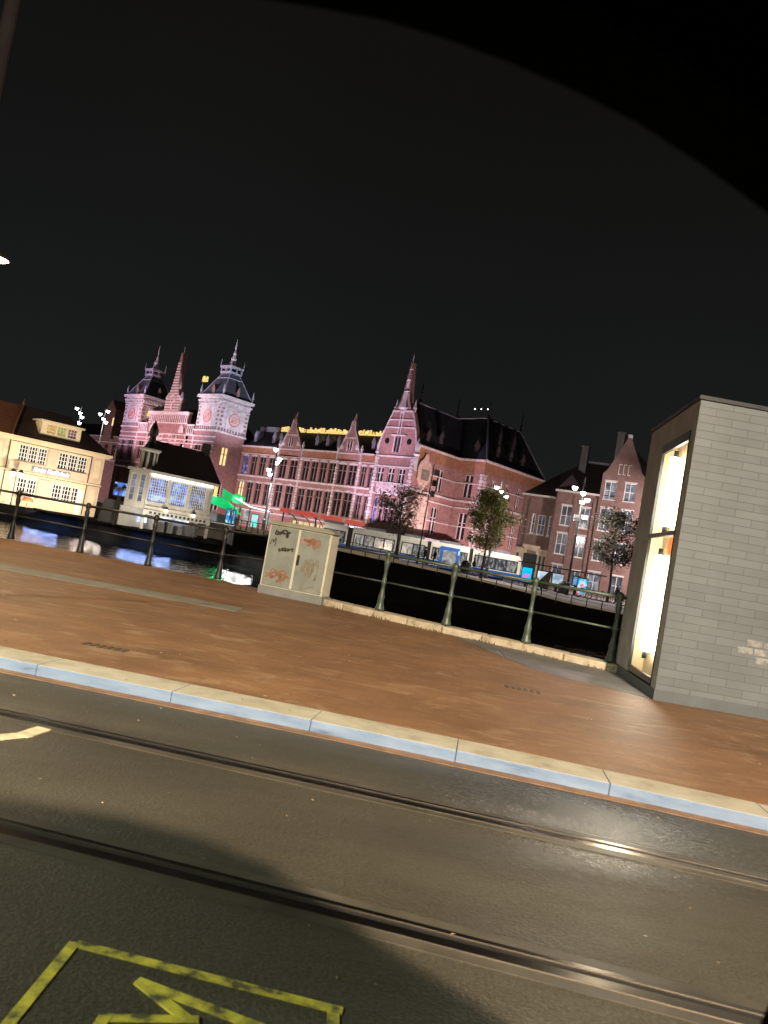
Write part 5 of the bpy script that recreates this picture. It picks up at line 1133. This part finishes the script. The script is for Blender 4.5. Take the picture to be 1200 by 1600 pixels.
# ================================================================== FAR STREET LAMPS
M['flens'] = em('far_lamp_lens', (1, .98, .92), 22)
def far_lamp(loc, H, heads, label, power, col, r=.2, lightoff=None, spot=False):
    o = thing('street_lamp', label, 'street lamp', loc, 0, 'tall street lamps on the far quay')
    q = MB(); q.lathe([(.20, 0), (.20, 1.2), (.12, 1.3), (.07, H)], n=10); q.build('mast', M['mast'], o)
    for (x, y, z) in heads:
        a = MB(); a.tube((0, 0, z-.1), (x, y, z), .035, n=6); a.build('arm', M['mast'], o)
        h_ = MB(); h_.lathe([(.07, .24), (.26, .16), (.27, .1)], (x, y, z), 10); h_ = h_.build('lamp_head', M['mast'], o)
        l_ = MB(); l_.lathe([(.05, -.24), (.19, -.15), (.25, 0), (.25, .095)], (x, y, z), 12); l_.build('lens', M['flens'], h_, smooth=True)
    if power:
        hx = sum(h[0] for h in heads)/len(heads); hz = min(h[2] for h in heads)
        if spot: light('lamp_light', 'SPOT', (hx, -1.2, hz-.6), power, col, (hx, -1.2, 0), o, size=.3, angle=150, blend=.5)
        else: light('lamp_light', 'POINT', (hx, -1.6, hz-.6) if lightoff is None else lightoff, power, col, None, o, size=.3)
    return o
NW = (1, .93, .86)
far_lamp((35.5, 90, -.06), 10.5, [(-.6, 0, 10), (0, -.2, 9.7), (.6, 0, 9.4)], 'added lamp mast, unseen behind the grey kiosk, lighting the brick building', 19000, (1, .88, .90))  # unseen lamp added to brighten the brick building
far_lamp((-39, 58, -.6), 10.5, [(-.4, 0, 10.2), (.4, 0, 10.0)], 'added unseen lamp mast beyond the left edge lighting the orange roof', 4200, (1, .80, .55))  # out-of-view lamp added to brighten the restaurant roof, dormer and front
far_lamp((18.2, 70.9+2.3, -.1), 11.3, [(-.75, .3, 10.2), (-.05, -.35, 9.75), (.60, .3, 9.25), (.2, .5, 9.0)], 'tall dark lamp mast with three bright lamps before the brick building', 1300, (1, .90, .84))
cam_ = thing('traffic_camera', 'grey camera box clamped to the lamp mast before the brick building', 'camera', (18.2, 73.0, 7.0))
q = MB(); q.box(.1, .75, -.2, .2, .2, .62); q.build('housing', M['greypanel'], cam_); q = MB(); q.box(-.5, -.1, -.15, .15, .2, .55); q.box(-.5, .75, -.1, .1, -.05, .18); q.build('bracket', M['iron'], cam_)
far_lamp((12.3, 86, -.06), 10.9, [(-.45, 0, 10.15), (.15, 0, 9.75), (.75, 0, 9.3)], 'lamp mast with three bright lamps behind the green tree', 5200, (1, .92, .84))
far_lamp((-12.85, 86, .85), 9.9, [(-.15, 0, 9.1), (.45, -.2, 8.1), (.15, .3, 7.7), (-.5, -.2, 6.75), (-.35, .2, 6.3)], 'tall lamp mast with five bright lamps above the tram shelter', 5200, (1, .95, .92), spot=True)
far_lamp((-48.5, 119, .95), 13.6, [(-.7, 0, 13.2), (-.2, .3, 12.6), (.3, 0, 12.0), (.2, -.3, 11.0)], 'far lamp mast with a bright cluster above the cream restaurant roof', 3000, NW)
far_lamp((-45.0, 119.5, .95), 13.9, [(-.7, 0, 13.0), (-.2, .3, 12.4), (.4, 0, 11.9), (.5, -.3, 13.6)], 'far lamp mast with a smaller cluster left of the left station tower', 1500, NW)
dm = thing('mast', 'thin dark mast with a small box, standing before the pink coat of arms', 'mast', (4.15, 78, .3))
q = MB(); q.lathe([(.13, 0), (.13, 1.2), (.085, 1.3), (.05, 10.2)], n=8); q.build('shaft', M['iron'], dm)
for z in (9.1, 8.0, 6.9):
    q = MB(); q.box(.12, .55, -.2, .2, z, z+.6); q.tube((0, 0, z+.3), (.2, 0, z+.3), .04); q.build('camera_box', M['greypanel'] if z != 8.0 else M['iron'], dm)
gl = thing('street_lamp', 'small dark twin-globe lamp post beside the white pavilion corner', 'street lamp', (-20.9, 61.5, -.6))
q = MB(); q.lathe([(.1, 0), (.05, .3), (.035, 2.9)], n=8); q.tube((-.35, 0, 2.9), (.35, 0, 2.9), .025); q.build('mast', M['iron'], gl)
for x in (-.35, .35): q = MB(); q.lathe([(.03, 2.75), (.17, 2.95), (.17, 3.1), (.03, 3.25)], (x, 0, 0), 10); q.build('globe', M['iron'], gl)
# second floor of mast lights seen at the restaurant
wl_ = thing('street_lamp', 'black double lantern with white glowing glasses before the cream restaurant', 'street lamp', CB.matrix_basis @ Vector((-7.9, -1.2, 0)), R(45))
q = MB(); q.lathe([(.09, 0), (.045, .3), (.035, 2.5)], n=8); q.tube((-.32, 0, 2.35), (.32, 0, 2.35), .025); q.build('mast', M['iron'], wl_)
for x in (-.32, .32):
    g_ = MB(); g_.pyramid(x-.13, x+.13, -.13, .13, 2.4, x-.2, x+.2, -.2, .2, 2.8); g_ = g_.build('lantern_glass', em('lantern_white', (1, .95, .85), 2.2) if 'lantern_white' not in bpy.data.materials else bpy.data.materials['lantern_white'], wl_)
    q = MB(); q.pyramid(x-.22, x+.22, -.22, .22, 2.803, x-.04, x+.04, -.04, .04, 3.1); q.build('lantern_cap', M['iron'], g_)

ow = thing('overhead_wire', 'thin tram wires strung across before the brick building', 'wire', (0, 0, 0))
for (a, c, sag) in (((-14, 89, 5.9), (18, 87.5, 5.7), .25), ((18, 87.5, 5.7), (44, 84, 5.6), .3), ((12.3, 86, 6.6), (44, 92, 6.3), .5)):
    P_ = [(a[0]+(c[0]-a[0])*k/10, a[1]+(c[1]-a[1])*k/10, a[2]+(c[2]-a[2])*k/10-sag*4*(k/10)*(1-k/10)) for k in range(11)]
    q = MB(); q.path(P_, .018, 4); q.build('wire', pm('wire_grey', (.12, .12, .12), .5, .1, 2) if 'wire_grey' not in bpy.data.materials else bpy.data.materials['wire_grey'], ow)
# ================================================================== TREES
def leafmat(name, cols):
    m, t, b = newmat(name); o = t.nodes.new('ShaderNodeNewGeometry')
    t.links.new(ramp(t, o.outputs['Random Per Island'], cols), b.inputs['Base Color']); b.inputs['Roughness'].default_value = .6
    b.inputs['Subsurface Weight'].default_value = 0
    return m
def tree(loc, z0, z1, rad, nleaf, mt, label, seed, lean=0, sparse=.0, ls=.16):
    rs = random.Random(seed); o = thing('tree', label, 'tree', loc, 0, 'trees along the far quay')
    q = MB(); H = z1; p = [(0, 0, -.1), (.03, 0, z0*.6), (.05+lean*.3, .02, z0), (lean*.7, .05, (z0+z1)*.5), (lean, 0, z1*.93)]
    rr = [.15, .12, .10, .06, .015]
    for (a, c, r0, r1) in zip(p, p[1:], rr, rr[1:]): q.tube(a, c, r0, r1, 8)
    tips = []
    for k in range(26):
        f = rs.random(); z = z0+(z1-z0)*f*.8; a = rs.random()*6.283
        prof = rad*(.35+1.25*math.sin(math.pi*min(1, (f*.8+.18)))**.9)*.72; L = prof*rs.uniform(.7, 1.1)
        b0 = (lean*f*.9, 0, z); b1 = (b0[0]+L*.5*math.cos(a), L*.5*math.sin(a), z+L*.35); b2 = (b0[0]+L*math.cos(a), L*math.sin(a), z+L*.85*rs.uniform(.4, 1.1))
        q.tube(b0, b1, .04, .025, 5); q.tube(b1, b2, .025, .008, 5); tips += [b2, b1, ((b1[0]+b2[0])/2, (b1[1]+b2[1])/2, (b1[2]+b2[2])/2)]
        for kk in range(3):
            d = (b2[0]+rs.gauss(0, .3), b2[1]+rs.gauss(0, .3), b2[2]+rs.uniform(.0, .5)); q.tube(b1, d, .012, .005, 4); tips.append(d)
    q.build('trunk', M['trunk'], o)
    c = MB()
    for k in range(nleaf):
        t_ = rs.choice(tips); s_ = rs.uniform(.35, 1.0)
        pc = Vector((t_[0]+rs.gauss(0, .30), t_[1]+rs.gauss(0, .30), t_[2]+rs.gauss(0, .34)))
        u = Vector((rs.gauss(0, 1), rs.gauss(0, 1), rs.gauss(0, .7))).normalized(); w_ = u.orthogonal().normalized(); 
        l = ls*rs.uniform(.6, 1.3); c.add([tuple(pc-u*l), tuple(pc-w_*l*.5), tuple(pc+u*l), tuple(pc+w_*l*.5)], [(0, 1, 2, 3)])
    c.build('crown', mt, o); return o
tree((1.85, 76.5, .3), 2.6, 7.4, 2.15, 3600, leafmat('brown_leaf', [(0, (.06, .05, .028)), (.6, (.15, .125, .065)), (1, (.25, .21, .12))]), 'thin bare-looking brownish tree before the purple gable', 21, -.3, ls=.11)
tree((10.5, 77, .1), 2.5, 9.1, 2.1, 8500, leafmat('green_leaf', [(0, (.035, .046, .010)), (.5, (.16, .17, .03)), (1, (.34, .33, .07))]), 'dense green tree with a lamp cluster at its top', 33, .0, ls=.13)
tree((22.3, 72.3+1.6, -.1), 3.0, 8.9, 2.1, 5600, leafmat('dark_leaf', [(0, (.025, .026, .016)), (.6, (.075, .072, .045)), (1, (.17, .15, .10))]), 'dark green tree in front of the brick building nearest the kiosk', 45, -.35, ls=.13)

# ================================================================== PEOPLE AND BICYCLES
def person(loc, rz, label, h_, coat, legs, stride=.22, seed=1):
    o = thing('person', label, 'person', loc, rz, 'people walking on the far quay')
    J = {'pelvis': (0, 0, .95), 'waist': (0, 0, 1.10), 'chest': (0, .01, 1.35), 'neck': (0, 0, 1.49), 'head': (0, -.02, 1.60), 'top': (0, -.01, 1.74),
         'hl': (.10, 0, .90), 'kl': (.11, -stride*.55, .50), 'al': (.11, -stride*.6, .09), 'tl': (.11, -stride*.6-.17, .04),
         'hr': (-.10, 0, .90), 'kr': (-.11, stride*.1, .48), 'ar': (-.11, stride*.9, .12), 'tr': (-.11, stride*.9-.15, .04),
         'sl': (.19, 0, 1.42), 'el': (.25, .06+stride*.3, 1.13), 'wl': (.24, -.06+stride*.4, .88), 'fl': (.235, -.10+stride*.4, .78),
         'sr': (-.19, 0, 1.42), 'er': (-.25, .02-stride*.3, 1.13), 'wr': (-.24, -.14-stride*.3, .90), 'fr': (-.235, -.19-stride*.3, .81)}
    rad = dict(pelvis=.15, waist=.135, chest=.16, neck=.062, head=.10, top=.07, hl=.10, kl=.065, al=.045, tl=.04, hr=.10, kr=.065, ar=.045, tr=.04, sl=.075, el=.052, wl=.036, fl=.03, sr=.075, er=.052, wr=.036, fr=.03)
    E_ = [('pelvis', 'waist'), ('waist', 'chest'), ('chest', 'neck'), ('neck', 'head'), ('head', 'top'), ('pelvis', 'hl'), ('hl', 'kl'), ('kl', 'al'), ('al', 'tl'), ('pelvis', 'hr'), ('hr', 'kr'), ('kr', 'ar'), ('ar', 'tr'), ('chest', 'sl'), ('sl', 'el'), ('el', 'wl'), ('wl', 'fl'), ('chest', 'sr'), ('sr', 'er'), ('er', 'wr'), ('wr', 'fr')]
    names = list(J); me = bpy.data.meshes.new('body'); me.from_pydata([J[n_] for n_ in names], [(names.index(a), names.index(c)) for a, c in E_], [])
    m, t, b = newmat('body_clothes'); tcx = t.nodes.new('ShaderNodeTexCoord'); s_ = t.nodes.new('ShaderNodeSeparateXYZ'); t.links.new(tcx.outputs['Object'], s_.inputs[0])
    mr = t.nodes.new('ShaderNodeMath'); mr.operation = 'DIVIDE'; mr.inputs[1].default_value = 2; t.links.new(s_.outputs['Z'], mr.inputs[0])
    cc = ramp(t, mr.outputs[0], [(0, (.02, .02, .02)), (.05, legs), (.46, coat), (.745, (.40, .26, .19))]); cc.node.color_ramp.interpolation = 'CONSTANT'
    t.links.new(cc, b.inputs['Base Color']); b.inputs['Roughness'].default_value = .85
    me.materials.append(m); bo = bpy.data.objects.new('body', me); COL.objects.link(bo); bo.parent = o
    md = bo.modifiers.new('skin', 'SKIN'); 
    for i, n_ in enumerate(names): me.skin_vertices[0].data[i].radius = (rad[n_],)*2; me.skin_vertices[0].data[i].use_root = (n_ == 'pelvis')
    sb = bo.modifiers.new('sub', 'SUBSURF'); sb.levels = 1; sb.render_levels = 1
    q = MB(); q.lathe([(.09, 1.60), (.108, 1.68), (.09, 1.76), (.03, 1.80)], (0, .015, 0), 10); q.build('hair', pm('hair_dark', (.02, .015, .01), .7, .2, 9) if 'hair_dark' not in bpy.data.materials else bpy.data.materials['hair_dark'], o, smooth=True)
    o.scale = (h_/1.78,)*3
    return o
DK = (.015, .016, .02)
def bmesh_skin(): pass
person((1.95, 77.6, .45), R(80), 'person in dark clothes walking past the tram beside the bare tree', 1.78, DK, (.02, .02, .025), .25)
person((4.75, 77.4, .40), R(-70), 'person in a dark coat near the dark mast before the tram', 1.75, (.02, .017, .018), (.03, .03, .035), .30)
person((5.75, 77.8, .35), R(-80), 'tall person in black walking right before the tram window', 1.86, DK, (.03, .03, .035), .22)
person((9.75, 77.5, .18), R(95), 'person in an olive coat walking before the tram door', 1.76, (.05, .06, .035), (.3, .28, .24), .30)
person((-16.7, 86.5, .95), R(75), 'person in black silhouetted against the blue poster screen', 1.76, DK, DK, .18)
person((15.75, 77.8, -.06), R(60), 'person in dark clothes standing between the cyan screen and the parasol', 1.72, DK, (.2, .2, .2), .2)
person((23.3, 74.6, -.06), R(-75), 'person in a dark coat beside the bicycles under the dark tree', 1.74, (.03, .012, .014), DK, .2)

bk = thing('bicycle', 'black city bicycle parked at the far quay fence', 'bicycle', (19.9, 73.6, -.06), R(12), 'bicycles parked at the far quay fence')
for x in (-.54, .54):
    w_ = MB(); w_.torus((x, 0, .34), .32, .024, 'y', 22, 6); w_ = w_.build('wheel', M['rubber'], bk)
    q = MB()
    for k in range(8): q.tube((x, 0, .34), (x+.31*math.cos(k*.785), 0, .34+.31*math.sin(k*.785)), .004, n=3)
    q.build('rim', M['steel'], w_)
q = MB(); q.path([(.54, 0, .34), (.42, 0, .80), (.36, 0, .98)], .017); q.path([(.42, 0, .78), (.0, 0, .30), (-.14, 0, .85)], .018); q.path([(.0, 0, .30), (-.54, 0, .34), (-.10, 0, .72)], .014); q.build('frame', M['iron'], bk)
q = MB(); q.path([(.26, -.30, 1.0), (.36, -.12, 1.05), (.36, .12, 1.05), (.26, .30, 1.0)], .014); q.build('handlebar', M['iron'], bk)
q = MB(); q.prism([(-.30, .87), (.0, .88), (.02, .92), (-.28, .96)], -.08, .08); q.build('saddle', M['rubber'], bk)
q = MB(); q.box(-.85, -.25, -.07, .07, .68, .70); q.build('rack', M['iron'], bk)
for k, (x, y, rz) in enumerate(((21.0, 73.7, -14), (21.9, 73.9, 20), (23.0, 73.8, 5), (24.0, 73.7, -10), (9.2, 75.0, 10), (10.2, 74.9, -12), (20.6, 76.5, 35), (16.3, 75.6, 18))):
    dup(bk, (x, y, -.06 if x > 15 else .22), R(rz))

# ================================================================== FALLEN LEAVES AND LITTER
lf = MB(); rs = random.Random(5)
for k in range(620):
    x = rs.uniform(-7, 7); y = rs.uniform(1.8, 15.5)
    kf = smooth_poly(KF, x); z = .006
    if y > kf-.05: z = PZ+.006
    if y > lerp_poly(QE, x)-.6: continue
    if x > 3.2 and y > 9.0: continue
    s_ = rs.uniform(.006, .022)*(1.0 if y > 5 else .55); a = rs.random()*6.28
    lf.add([(x+s_*math.cos(a), y+s_*math.sin(a), z), (x+s_*.5*math.cos(a+1.6), y+s_*.5*math.sin(a+1.6), z+.004), (x-s_*math.cos(a), y-s_*math.sin(a), z+.002), (x+s_*.5*math.cos(a-1.6), y+s_*.5*math.sin(a-1.6), z+.003)], [(0, 1, 2, 3)])
tag(lf.build('fallen_leaves', leafmat('litter_leaf', [(0, (.10, .06, .03)), (.5, (.32, .20, .09)), (.8, (.45, .34, .18)), (1, (.7, .62, .5))])), 'scattered small fallen leaves on the pavement and road', 'leaves', kind='stuff')
# weeds along the stone coping
wd = MB()
for k in range(420):
    f = rs.random(); i = int(f*4); g_ = f*4-i; a, c = CL[i], CL[i+1]
    if rs.random() < .45 and i == 0: continue
    x = a[0]+(c[0]-a[0])*g_; y = a[1]+(c[1]-a[1])*g_; d = Vector((c[0]-a[0], c[1]-a[1])).normalized(); n2 = Vector((-d.y, d.x)); off = -.21 - abs(rs.gauss(0, .03))
    x += n2.x*off; y += n2.y*off; h_ = rs.uniform(.01, .06)*(1 if math.sin(x*7) > -.2 else .3); s_ = rs.uniform(.006, .014); a2 = rs.random()*6.28
    wd.add([(x-s_*math.cos(a2), y-s_*math.sin(a2), PZ), (x+s_*math.cos(a2), y+s_*math.sin(a2), PZ), (x+rs.gauss(0, .02), y+rs.gauss(0, .02), PZ+h_)], [(0, 1, 2)])
tag(wd.build('weeds', leafmat('weed', [(0, (.05, .06, .02)), (1, (.16, .14, .06))])), 'small weeds growing along the foot of the stone coping', 'weeds', kind='stuff')
